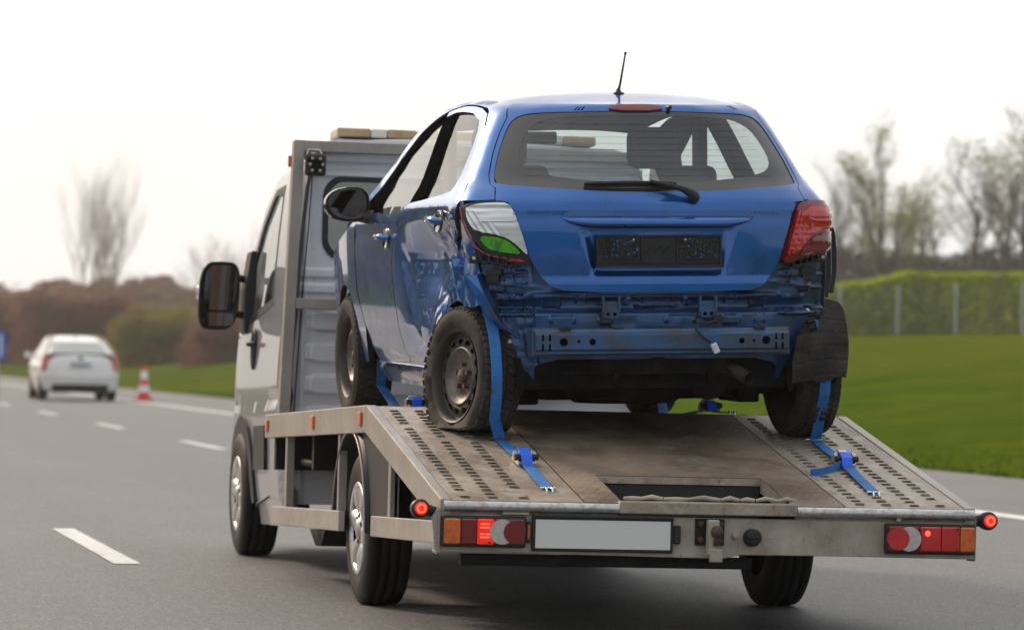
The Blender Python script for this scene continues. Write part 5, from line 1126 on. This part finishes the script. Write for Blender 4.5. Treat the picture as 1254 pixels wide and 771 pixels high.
def sheetm(name, xs, ys, zf_, m, kind='structure'):
    mb = MB(); nx, ny = len(xs), len(ys)
    mb.add([(x, y, zf_(x, y)) for y in ys for x in xs], [(j*nx+i, j*nx+i+1, (j+1)*nx+i+1, (j+1)*nx+i) for j in range(ny-1) for i in range(nx-1)], True)
    o = mb.build(name, m); o['kind'] = kind; return o
GX = 9.0
def gz(x, y=0):
    t = np.clip((x-GX)/(31-GX), 0, 1); s_ = t*t*(3-2*t)
    return float(-.02+2.05*s_+(.06*(vn(x*.35, y*.12)-.5) if x > GX+.3 else 0))
ys_ = [-60, -30]+list(range(-20, 140, 4))+[160, 200, 260, 340, 460, 640, 900, 1400, 2200]
sheetm('ground', [-900, -200, -60, -20, -12, 9, 60, 400, 1500], [-300, 0, 200, 600, 2500], lambda x, y: -.20, 'far_grass')
sheetm('road', [-9.6, -5.6, 6.3, GX-2.6], [-60, 0, 100, 300, 700, 2200], lambda x, y: 0.0, 'asphalt')
sheetm('hard_shoulder', [GX-2.6, GX+.02], [-60, 0, 100, 300, 700, 2200], lambda x, y: -.001, 'shoulder_asphalt')
sheetm('grass_verge', [GX, GX+.15, GX+.6]+[GX+1.5*k for k in range(1, 16)]+[34, 50, 90, 200, 700], ys_, lambda x, y: gz(x, y)+(.03 if x > GX else 0), 'grass')
sheetm('grass_verge', [-700, -60, -14, -9.58], [-60, 0, 100, 300, 700, 2200], lambda x, y: -.02, 'grass')
# markings: raised 4 mm, laid as thin sheets
def dash(x, y0, y1, wd=.14, name='lane_dash'):
    mb = MB(); rnd = random.Random(int(y0*10)); n = max(2, int((y1-y0)/.5)); vs = []
    for i in range(n+1):
        y = y0+(y1-y0)*i/n; vs += [(x-wd/2+rnd.uniform(-.003, .003), y, .004), (x+wd/2+rnd.uniform(-.003, .003), y, .004)]
    mb.add(vs, [(i*2, i*2+1, i*2+3, i*2+2) for i in range(n)]); o = mb.build(name, 'road_paint'); o['kind'] = 'structure'; return o
for k in range(-1, 14): dash(-1.765, 5.59+12*k, 9.69+12*k)
for k in range(-1, 14): dash(1.955, 6.9+12*k, 11.1+12*k)
dash(5.66, -40, 400, .24, 'edge_line'); dash(-5.45, -40, 400, .2, 'edge_line')
# grass blades on the near bank (uncountable)
def blades():
    rnd = np.random.RandomState(2); vs = []; fs = []
    for i in range(9000):
        d = rnd.rand()**1.0; x = GX+.02+rnd.rand()**2*2.5; y = 10+rnd.rand()**1.4*85
        z = gz(x, y)+.02; h = .025+.035*rnd.rand(); a = rnd.rand()*6.28; w_ = .012+.012*rnd.rand(); lx, ly = rnd.randn(2)*.03; k = len(vs)
        vs += [(x-w_*math.cos(a), y-w_*math.sin(a), z), (x+w_*math.cos(a), y+w_*math.sin(a), z), (x+lx, y+ly, z+h)]; fs.append((k, k+1, k+2))
    mb = MB(); mb.add(vs, fs); o = mb.build('grass_blades', 'blade'); tag(o, 'long green grass blades covering the roadside bank', 'grass', kind='stuff')
blades()

# leaves let some light through
for n_ in ('leaf_yellow_green', 'leaf_olive', 'leaf_mauve', 'bud_green', 'blade'):
    t_, b_ = links(M[n_]); o_ = t_.nodes['Material Output']; tl_ = N(t_, 'ShaderNodeBsdfTranslucent'); mx_ = N(t_, 'ShaderNodeMixShader'); mx_.inputs[0].default_value = .45
    src_ = b_.inputs['Base Color'].links[0].from_socket if b_.inputs['Base Color'].links else None
    if src_: t_.links.new(src_, tl_.inputs[0])
    else: tl_.inputs[0].default_value = b_.inputs['Base Color'].default_value
    t_.links.new(b_.outputs[0], mx_.inputs[1]); t_.links.new(tl_.outputs[0], mx_.inputs[2]); t_.links.new(mx_.outputs[0], o_.inputs[0])
# points far away, found from where they show in the photograph
def at(px, py, D):
    d = CF+CR*((px-627)/FPX)+CU*((385.5-py)/FPX); return CP+d*D
def leaf_cloud(n, cen, rad, size, rnd, flat=.6, lump=0):
    """many small leaf faces in an uneven ellipsoid volume"""
    vs = []; fs = []; subs = []
    for i in range(lump or 14):
        a = rnd.rand()*6.28; r = rnd.rand()**.5*.75; zz = rnd.rand(); subs.append((cen[0]+rad[0]*r*math.cos(a), cen[1]+rad[1]*r*math.sin(a), cen[2]+rad[2]*(zz*1.5-.75), (.30+.3*rnd.rand())))
    for i in range(n):
        s_ = subs[rnd.randint(len(subs))]; d = rnd.randn(3); d /= np.linalg.norm(d)+1e-6; d *= rnd.rand()**.4*s_[3]
        c = np.array([s_[0]+d[0]*rad[0], s_[1]+d[1]*rad[1], s_[2]+d[2]*rad[2]])
        a = rnd.randn(3); a /= np.linalg.norm(a); b = np.cross(a, rnd.randn(3)); b /= np.linalg.norm(b)+1e-6; h = size*(.6+.8*rnd.rand()); k = len(vs)
        vs += [tuple(c-a*h), tuple(c+b*h*.5), tuple(c+a*h), tuple(c-b*h*.5)]; fs.append((k, k+1, k+2, k+3))
    return vs, fs
def tree(px, base_py, top_py, D, seed, label, spread=.35, stems=1, n=6, up=.75, leaves=None, leafn=0, bark='bark', group='bare trees along the motorway', lean=0, name='bare_tree', lw=1.0):
    rnd = np.random.RandomState(seed); b = at(px, base_py, D); t_ = at(px, top_py, D); H = (t_-b).length
    root = empty(name, b); tag(root, label, 'tree', group)
    tr = MB(); cr = MB(); ends = []
    def grow(p, d, L, r, lvl, mb):
        pts = [p]; dd = d.copy(); k = 4 if lvl < 2 else 3
        for i in range(k):
            dd = (dd+rnd.randn(3)*(.05 if lvl == 0 else .13)+np.array([0, 0, .07*up])).astype(float); dd /= np.linalg.norm(dd); pts.append(pts[-1]+dd*L/k)
        rr = [r*(1-.55*i/k) for i in range(k+1)]
        mb.tube(pts, rr, 6 if lvl == 0 else 4 if lvl == 1 else 3, False)
        if lvl >= n-1: ends.append(pts[-1]); return
        nb = 5 if lvl == 0 else 4 if lvl < 3 else 3
        for j in range(nb):
            f = (.30+.65*(j+rnd.rand())/nb) if lvl == 0 else (.25+.75*(j+rnd.rand()*.8)/nb); i = min(k-1, int(f*k)); q_ = np.array(pts[i])+(np.array(pts[i+1])-np.array(pts[i]))*(f*k-i)
            a = rnd.rand()*6.28; sd = np.array([math.cos(a), math.sin(a), 0.]); nd = dd*(1-spread)+sd*spread*1.3+np.array([0, 0, up*.35]); nd /= np.linalg.norm(nd)
            grow(q_, nd, L*(.62-.12*f+.12*rnd.rand()), r*(.50-.12*f), lvl+1, cr)
        if lvl: pass
    for s_ in range(stems):
        a = rnd.rand()*6.28; d = np.array([math.cos(a)*.22*(stems > 1)+lean, math.sin(a)*.22*(stems > 1), 1.]); d /= np.linalg.norm(d)
        grow(np.array([0, 0, -.3])+np.array([math.cos(a), math.sin(a), 0])*.3*(stems > 1), d, H*.66, H*.021/math.sqrt(stems)*lw, 0, tr)
    tr.build('trunk', bark, root); cr.build('crown', bark, root)
    if leaves:
        lv = MB(); vs = []; fs = []
        for i in range(leafn):
            c = ends[rnd.randint(len(ends))]+rnd.randn(3)*H*.015; a = rnd.randn(3); a /= np.linalg.norm(a); b2 = np.cross(a, rnd.randn(3)); b2 /= np.linalg.norm(b2); h = .03+.035*rnd.rand(); k = len(vs)
            vs += [tuple(c-a*h), tuple(c+b2*h), tuple(c+a*h), tuple(c-b2*h)]; fs.append((k, k+1, k+2, k+3))
        lv.add(vs, fs); tag(lv.build('buds', leaves, root), kind='stuff')
    return root
TL = [ # px, base, top, D, seed, label, kwargs
 (1185, 400, 168, 150, 11, 'bare open-crowned tree with a dark forked trunk behind the right hedge', dict(spread=.42)),
 (1258, 405, 150, 135, 12, 'tall tree with thin drooping twigs and first leaves at the right picture edge', dict(spread=.38, leaves='bud_green', leafn=2000)),
 (1078, 400, 196, 160, 13, 'slim upright tree in first leaf, left of the open-crowned tree', dict(spread=.24, leaves='bud_green', leafn=1500)),
 (1012, 400, 222, 175, 14, 'pale bare tree right beside the red tail light of the blue car', dict(spread=.28)),
 (1120, 400, 236, 190, 15, 'low bare tree between the slim upright tree and the forked one', dict(spread=.38, leaves='bud_green', leafn=1500)),
 (1045, 400, 230, 185, 16, 'thin bare tree between the pale tree and the slim upright tree', dict(spread=.3, leaves='bud_green', leafn=1300)),
 (1225, 400, 232, 185, 17, 'small bare tree between the forked tree and the one at the picture edge', dict(spread=.36)),
 (112, 440, 230, 240, 21, 'tall many-stemmed bare tree behind the white car', dict(spread=.24, stems=5, up=1.0, lw=.8)),
 (150, 440, 330, 230, 22, 'short bare tree right of the many-stemmed tree', dict(spread=.35)),
 (262, 445, 296, 220, 23, 'bare tree with a leaning crown left of the truck cab', dict(spread=.36)),
 (312, 445, 288, 225, 24, 'bare tree right behind the truck cab mirror', dict(spread=.32)),
 (60, 440, 345, 250, 26, 'low bare tree left of the many-stemmed tree', dict(spread=.4)),
 (212, 440, 352, 250, 27, 'low bare tree behind the olive bush', dict(spread=.4)),
 (1150, 400, 225, 180, 31, 'rounded budding tree just left of the forked tree', dict(spread=.42, leaves='bud_green', leafn=1100)),
 (1222, 400, 205, 165, 32, 'airy tree in first leaf between the forked tree and the edge tree', dict(spread=.40, leaves='bud_green', leafn=1000)),
 (1100, 400, 262, 170, 33, 'short dense young tree right of the slim upright tree', dict(spread=.44, leaves='bud_green', leafn=1800)),
 (1034, 400, 262, 165, 34, 'short young tree left of the slim upright tree', dict(spread=.42)),
 (22, 440, 352, 225, 35, 'low dense bare tree between the road sign and the white car', dict(spread=.42)),
 (88, 440, 350, 240, 36, 'low spreading bare tree left of the many-stemmed tree foot', dict(spread=.45)),
 (182, 440, 346, 235, 37, 'rounded bare tree above the olive bush', dict(spread=.42)),
 (238, 445, 334, 230, 38, 'bare tree between the olive bush and the truck mirror', dict(spread=.38)),
 (288, 445, 318, 215, 39, 'bare tree just left of the truck mirror', dict(spread=.36)),
 (975, 400, 250, 190, 28, 'bare tree hidden behind the rear corner of the blue car', dict(spread=.3)),
]
for px, b_, t_, D, sd, lb, kw in TL: tree(px, b_, t_, D, sd, lb, bark='bark_hazed' if px < 400 else 'bark', **kw)

# shrubs and hedges
def bush(name, label, cat, px, py_base, py_top, wpx, D, m, n, seed, size=.09, kind=None, group=None, depth=1.2):
    rnd = np.random.RandomState(seed); b = at(px, py_base, D); h = (at(px, py_top, D)-b).length; wd = wpx/FPX*D/2
    vs, fs = leaf_cloud(n, (0, 0, h*.42), (wd, max(1.0, depth), h*.62), size, rnd, lump=40)
    vs = [(v[0], v[1], max(v[2], -.1)) for v in vs]
    if kind:
        mb = MB(); mb.add([(v[0]+b.x, v[1]+b.y, v[2]+b.z) for v in vs], fs); o = mb.build(name, m); tag(o, label, cat, kind=kind); return o
    root = empty(name, b); tag(root, label, cat, group); mb = MB(); mb.add(vs, fs); mb.build('foliage', m, root)
    st = MB()
    for i in range(9):
        a = rnd.rand()*6.28; q_ = Vector((wd*.6*math.cos(a), .5*math.sin(a), h*.6)); st.tube([(q_.x*.3, q_.y*.3, -.2), q_*.6, q_], [.04, .025, .01], 4, False)
    st.build('stems', 'bark', root); return root
bush('olive_bush', 'rounded olive brown bush on the grass bank right of the white car', 'bush', 195, 452, 378, 140, 190, 'leaf_olive', 15000, 41, .10, group='bushes on the left bank')
bush('mauve_bush', 'dull mauve bush on the bank just left of the truck cab', 'bush', 268, 460, 388, 95, 175, 'leaf_mauve', 11000, 42, .10, group='bushes on the left bank')
bush('mauve_bush', 'brown mauve thicket behind the white car', 'bush', 92, 446, 362, 170, 215, 'leaf_mauve', 17000, 43, .12, group='bushes on the left bank')
bush('mauve_bush', 'brown mauve thicket cut off by the left picture edge', 'bush', 10, 444, 368, 110, 225, 'leaf_mauve', 11000, 44, .12, group='bushes on the left bank')
def hedge_line(name, label, pts, h, dep, m, n, seed, size):
    """pts: world points of the foot of the hedge"""
    rnd = np.random.RandomState(seed); vs = []; fs = []; segs = [(pts[i], pts[i+1]) for i in range(len(pts)-1)]
    for i in range(n):
        a, b = segs[rnd.randint(len(segs))]; f = rnd.rand(); p = a.lerp(b, f); L = p.x*.9+p.y*.4
        hh = h*(.74+.24*vn(L*.45, 3.3)+.17*vn(L*1.9, 9.1)+.10*vn(L*6.1, 1.7)); z = hh*rnd.rand()**.75; dp_ = dep*(rnd.rand()-.5)*(1-.25*(z/h)**3)
        c = np.array([p.x, p.y+dp_, p.z+z-.05]); aa = rnd.randn(3); aa /= np.linalg.norm(aa); b2 = np.cross(aa, rnd.randn(3)); b2 /= np.linalg.norm(b2); s_ = size*(.5+rnd.rand()); k = len(vs)
        vs += [tuple(c-aa*s_), tuple(c+b2*s_*.6), tuple(c+aa*s_), tuple(c-b2*s_*.6)]; fs.append((k, k+1, k+2, k+3))
    mb = MB(); mb.add(vs, fs); o = mb.build(name, m); tag(o, label, 'hedge', kind='stuff'); return o
hedge_line('hedge', 'bright yellow green hedge behind the wire fence', [at(980, 414, 128), at(1120, 414, 126), at(1330, 414, 120)], 1.92, 2.2, 'leaf_yellow_green', 30000, 51, .085)
hedge_line('far_wood', 'distant brown wood edge on the left horizon', [at(-60, 442, 300), at(150, 441, 290), at(340, 441, 280)], 5.6, 12, 'twig_brown', 30000, 52, .20)
hedge_line('far_wood', 'distant bare brushwood behind the right hedge', [at(940, 412, 210), at(1140, 412, 205), at(1340, 412, 200)], 4.2, 10, 'far_wood', 24000, 53, .13)
hedge_line('reflection_wood', 'added unseen thicket left of the motorway, darkening reflections in car and cab sides', [Vector((-17, 8, -.1)), Vector((-18, 60, -.1)), Vector((-20, 130, -.1)), Vector((-40, 260, -.1))], 8.5, 7, 'far_wood', 42000, 54, .26)  # out-of-view thicket added so the car and cab flanks reflect something dark
# wire fence with round posts
def fence():
    xs = [(958, 124.0), (1028, 120.0), (1099, 117.0), (1170, 114.0), (1252, 111.0), (1335, 108.0)]
    root = empty('wire_fence', at(1099, 413.5, 117)); tag(root, 'wire mesh fence with thin grey posts in front of the yellow green hedge', 'fence'); o0 = root.location
    P = [at(x, 414, D)-o0 for x, D in xs]; H = 1.62
    for p in P: mb = MB(); mb.tube([p-Vector((0, 0, .3)), p+Vector((0, 0, H))], .034, 8); mb.build('fence_post', 'galvanised', root)
    mb = MB()
    for a, b in zip(P[:-1], P[1:]):
        for k in range(12): z = Vector((0, 0, .08+k*.135)); mb.tube([a+z, b+z], .0022, 3, False)
        for k in range(1, 18): q_ = a.lerp(b, k/18); mb.tube([q_, q_+Vector((0, 0, H-.02))], .0022, 3, False)
    tag(mb.build('wire_mesh', 'galvanised', root), kind='stuff')
fence()
# buildings far off on the right
def house(name, label, pxa, pxb, py_b, py_w, py_r, D, wm='wall_pale', nwin=4):
    a, b = at(pxa, py_b, D), at(pxb, py_b, D); root = empty(name, a); tag(root, label, 'building'); d = b-a; L = d.length; hw_ = (at(pxa, py_w, D)-a).length; hr = (at(pxa, py_r, D)-a).length
    rot = Matrix.Rotation(math.atan2(d.y, d.x), 4, 'Z'); 
    def X(mb): mb.v = [tuple(rot @ Vector(v)) for v in mb.v]; return mb
    mb = MB(); mb.box(0, L, 0, 9, -1, hw_); X(mb).build('wall', wm, root)
    mb = MB(); mb.prism([(-.4, hw_), (4.5, hr), (9.4, hw_)], 'x', -.3, L+.3); X(mb).build('roof', 'roof_grey', root)
    for i in range(nwin): mb = MB(); x = L*(i+.5)/nwin; mb.box(x-.6, x+.6, -.05, .05, hw_*.35, hw_*.75); X(mb).build('window', 'window_grey', root)
house('farm_building', 'long low grey-roofed building behind the forked tree', 1122, 1185, 412, 336, 308, 230)
house('farm_building', 'grey-roofed building near the right picture edge', 1196, 1262, 412, 334, 312, 245, 'roof_grey')
house('distant_house', 'pale building behind the many-stemmed tree', 86, 142, 440, 392, 372, 320)

# ================================================================== WHITE CAR
def white_car():
    Wd = 1.86; Hh = 1.56; L = 4.6; root = empty('white_car', (4.30, 76.5, 0)); tag(root, 'white hatchback driving ahead in the right-hand lane', 'car')
    def FB(u, t):   # u: -1..1 across the tail, t: height
        u = np.asarray(u, float); t = np.asarray(t, float); w0 = np.interp(t, [.18, .35, .6, .85, 1.0, 1.08, 1.2, 1.4, 1.5, 1.56], [.84, .89, .925, .925, .90, .85, .76, .66, .60, .40])
        y = np.interp(t, [.18, .35, .55, .8, 1.0, 1.08, 1.12, 1.25, 1.4, 1.5, 1.56], [.06, .0, -.04, -.02, .02, .06, .16, .55, 1.0, 1.5, 1.9]); return np.stack([w0*u, y+.28*np.abs(u)**4, t*np.ones_like(u)], -1)
    FB.cen = (0, 2.0, .8)
    panel('tailgate', [(-.98, .58), (.98, .58), (1, .8), (1, 1.06), (.92, 1.10), (-.92, 1.10), (-1, 1.06), (-1, .8)], 'white_paint_car', root, step=.05, F=FB)
    panel('bumper', [(-.98, .57), (-.98, .30), (-.80, .22), (-.72, .40), (.72, .40), (.80, .22), (.98, .30), (.98, .57)], 'white_paint_car', root, step=.05, F=FB, off=.03, thick=.05)
    panel('diffuser', [(-.78, .20), (-.70, .42), (.70, .42), (.78, .20)], 'black_plastic', root, step=.08, F=FB, off=.01)
    panel('rear_window', [(-.84, 1.12), (.84, 1.12), (.84, 1.40), (-.84, 1.40)], 'glass_dark_car', root, step=.06, F=FB, off=.01)
    panel('roof', [(-1, 1.11), (-.86, 1.11), (-.86, 1.41), (.86, 1.41), (.86, 1.11), (1, 1.11), (1, 1.56), (-1, 1.56)], 'white_paint_car', root, step=.06, F=FB)
    t = MB(); t.box(-.82, .82, .10, .30, 1.075, 1.115); t.build('spoiler', 'black_plastic', root, .01)
    for sg in (-1, 1):
        panel('tail_light', [(sg*.98, 1.05), (sg*.72, 1.05), (sg*.80, .98), (sg*.88, .72), (sg*.96, .68)], 'lens_red', root, step=.04, F=FB, off=.02)
        def FS(y, z, sg=sg):
            y = np.asarray(y, float); z = np.asarray(z, float); w0 = np.interp(z, [.18, .35, .6, .85, 1.0, 1.08, 1.2, 1.4, 1.5, 1.56], [.84, .89, .925, .925, .90, .87, .80, .70, .64, .5]); return np.stack([sg*(w0-.12*np.clip((y-3.6)/1, 0, 1)**2), y, z*np.ones_like(y)], -1)
        FS.cen = (0, 2.3, .8)
        body = [(.28, .28), (.26, .7), (.30, 1.05), (.5, 1.12), (1.2, 1.10), (3.2, 1.02), (4.3, .85), (4.55, .6), (4.5, .3), (4.2, .28)]+[(3.75+.36*math.cos(R(a)), .30+.36*math.sin(R(a))) for a in range(0, 181, 15)]+[(3.3, .24), (1.45, .24)]+[(1.0+.36*math.cos(R(a)), .30+.36*math.sin(R(a))) for a in range(0, 181, 15)]
        panel('side_panel', body, 'white_paint_car', root, step=.08, F=FS)
        panel('side_window', [(.75, 1.13), (3.15, 1.05), (2.7, 1.28), (1.9, 1.45), (1.3, 1.42)], 'glass_dark_car', root, step=.08, F=FS)
        panel('roof_side', [(.28, 1.10), (.72, 1.13), (1.28, 1.44), (1.9, 1.47), (2.75, 1.29), (3.2, 1.05), (3.35, 1.05), (2.6, 1.50), (1.9, 1.56), (1.2, 1.48)], 'white_paint_car', root, step=.08, F=FS)
        for y in (1.0, 3.75):
            t = MB(); t.lathe([(-.10, .0), (-.10, .20), (-.11, .30), (-.08, .33), (.08, .33), (.11, .30), (.10, .20), (.10, .0)], (sg*.82, y, .33), 'x', 26); wo = t.build('wheel', 'rubber', root)
            t = MB(); t.lathe([(sg*.115, .20), (sg*.10, .15), (sg*.105, 0)], (sg*.82, y, .33), 'x', 20); t.build('rim', 'alloy', wo)
        t = MB(); t.box(sg*.93, sg*1.10, 3.0, 3.12, 1.0, 1.14); t.build('door_mirror', 'white_paint_car', root, .03)
    t = MB(); t.box(-.28, .28, -.06, -.03, .80, .92); t.build('number_plate', 'sign_white', root)
    t = MB()
    for i in range(8): t.box(-.24+.06*i, -.20+.06*i, -.065, -.06, .825, .895)
    t.build('plate_marks', 'window_grey', root)
    t = MB(); t.box(-.06, .06, -.05, -.02, .99, 1.05); t.build('emblem', 'window_grey', root)
    t = MB(); t.box(-.8, .8, .3, 4.3, .2, .9); t.box(-.62, .62, 1.9, 2.9, .9, 1.53); t.build('underbody', 'interior', root)
    t = MB(); t.box(-.55, .55, 1.9, 3.2, 1.50, 1.55); t.build('roof_front', 'white_paint_car', root, .02)
    t = MB(); t.tube([(0, 1.6, 1.52), (0, 1.45, 1.62)], [.012, .008], 6); t.build('antenna', 'black_plastic', root)
    return root
white_car()
# cone
cn = empty('traffic_cone', (6.12, 79.3, 0)); tag(cn, 'red and white striped traffic cone on the hard shoulder right of the white car', 'cone')
for i, (z0, z1, m_) in enumerate(((.05, .22, 'cone_red'), (.22, .42, 'cone_white'), (.42, .58, 'cone_red'), (.58, .80, 'cone_white'), (.80, .98, 'cone_red'))):
    t = MB(); f = lambda z: .19-.145*z/.98; t.lathe([(z0, f(z0)), (z1, f(z1))], (0, 0, 0), 'z', 20); t.build('cone_band', m_, cn)
t = MB(); t.box(-.26, .26, -.26, .26, 0, .05); t.build('cone_base', 'cone_red', cn, .01)
cn.scale = (.9, .9, .9)
# blue road sign at the left edge
sp = at(-3, 470, 70); sg_ = empty('road_sign', (sp.x, sp.y, 0)); tag(sg_, 'blue road sign on a post cut off by the left picture edge', 'sign')
k_ = 70/FPX
t = MB(); zz = lambda py: at(-3, py, 70).z
t.box(-.45, .13, -.02, .02, zz(440), zz(405)); t.build('sign_board', 'sign_blue', sg_, .004)
t = MB(); t.box(-.45, .13, .021, .03, zz(440), zz(405)); t.box(.03, .07, -.03, -.021, zz(436), zz(409)); t.build('sign_back', 'sign_white', sg_)
t = MB(); t.box(-.05, .03, .03, .08, 0, zz(410)); t.build('sign_post', 'galvanised', sg_)

# ================================================================== HAZE
hz = MB(); hz.box(-300, 420, -24, 460, -1.3, 26)
hzo = hz.build('haze', 'seal'); hm = bpy.data.materials.new('haze'); hm.use_nodes = True; t_ = hm.node_tree; t_.nodes.clear()
o_ = N(t_, 'ShaderNodeOutputMaterial'); pv = N(t_, 'ShaderNodeVolumePrincipled'); pv.inputs['Color'].default_value = (1, .94, .89, 1); pv.inputs['Density'].default_value = .0006; pv.inputs['Anisotropy'].default_value = .88
t_.links.new(pv.outputs[0], o_.inputs['Volume']); hzo.data.materials.clear(); hzo.data.materials.append(hm); hzo['kind'] = 'stuff'; tag(hzo, 'thin pale haze over the motorway', 'haze')
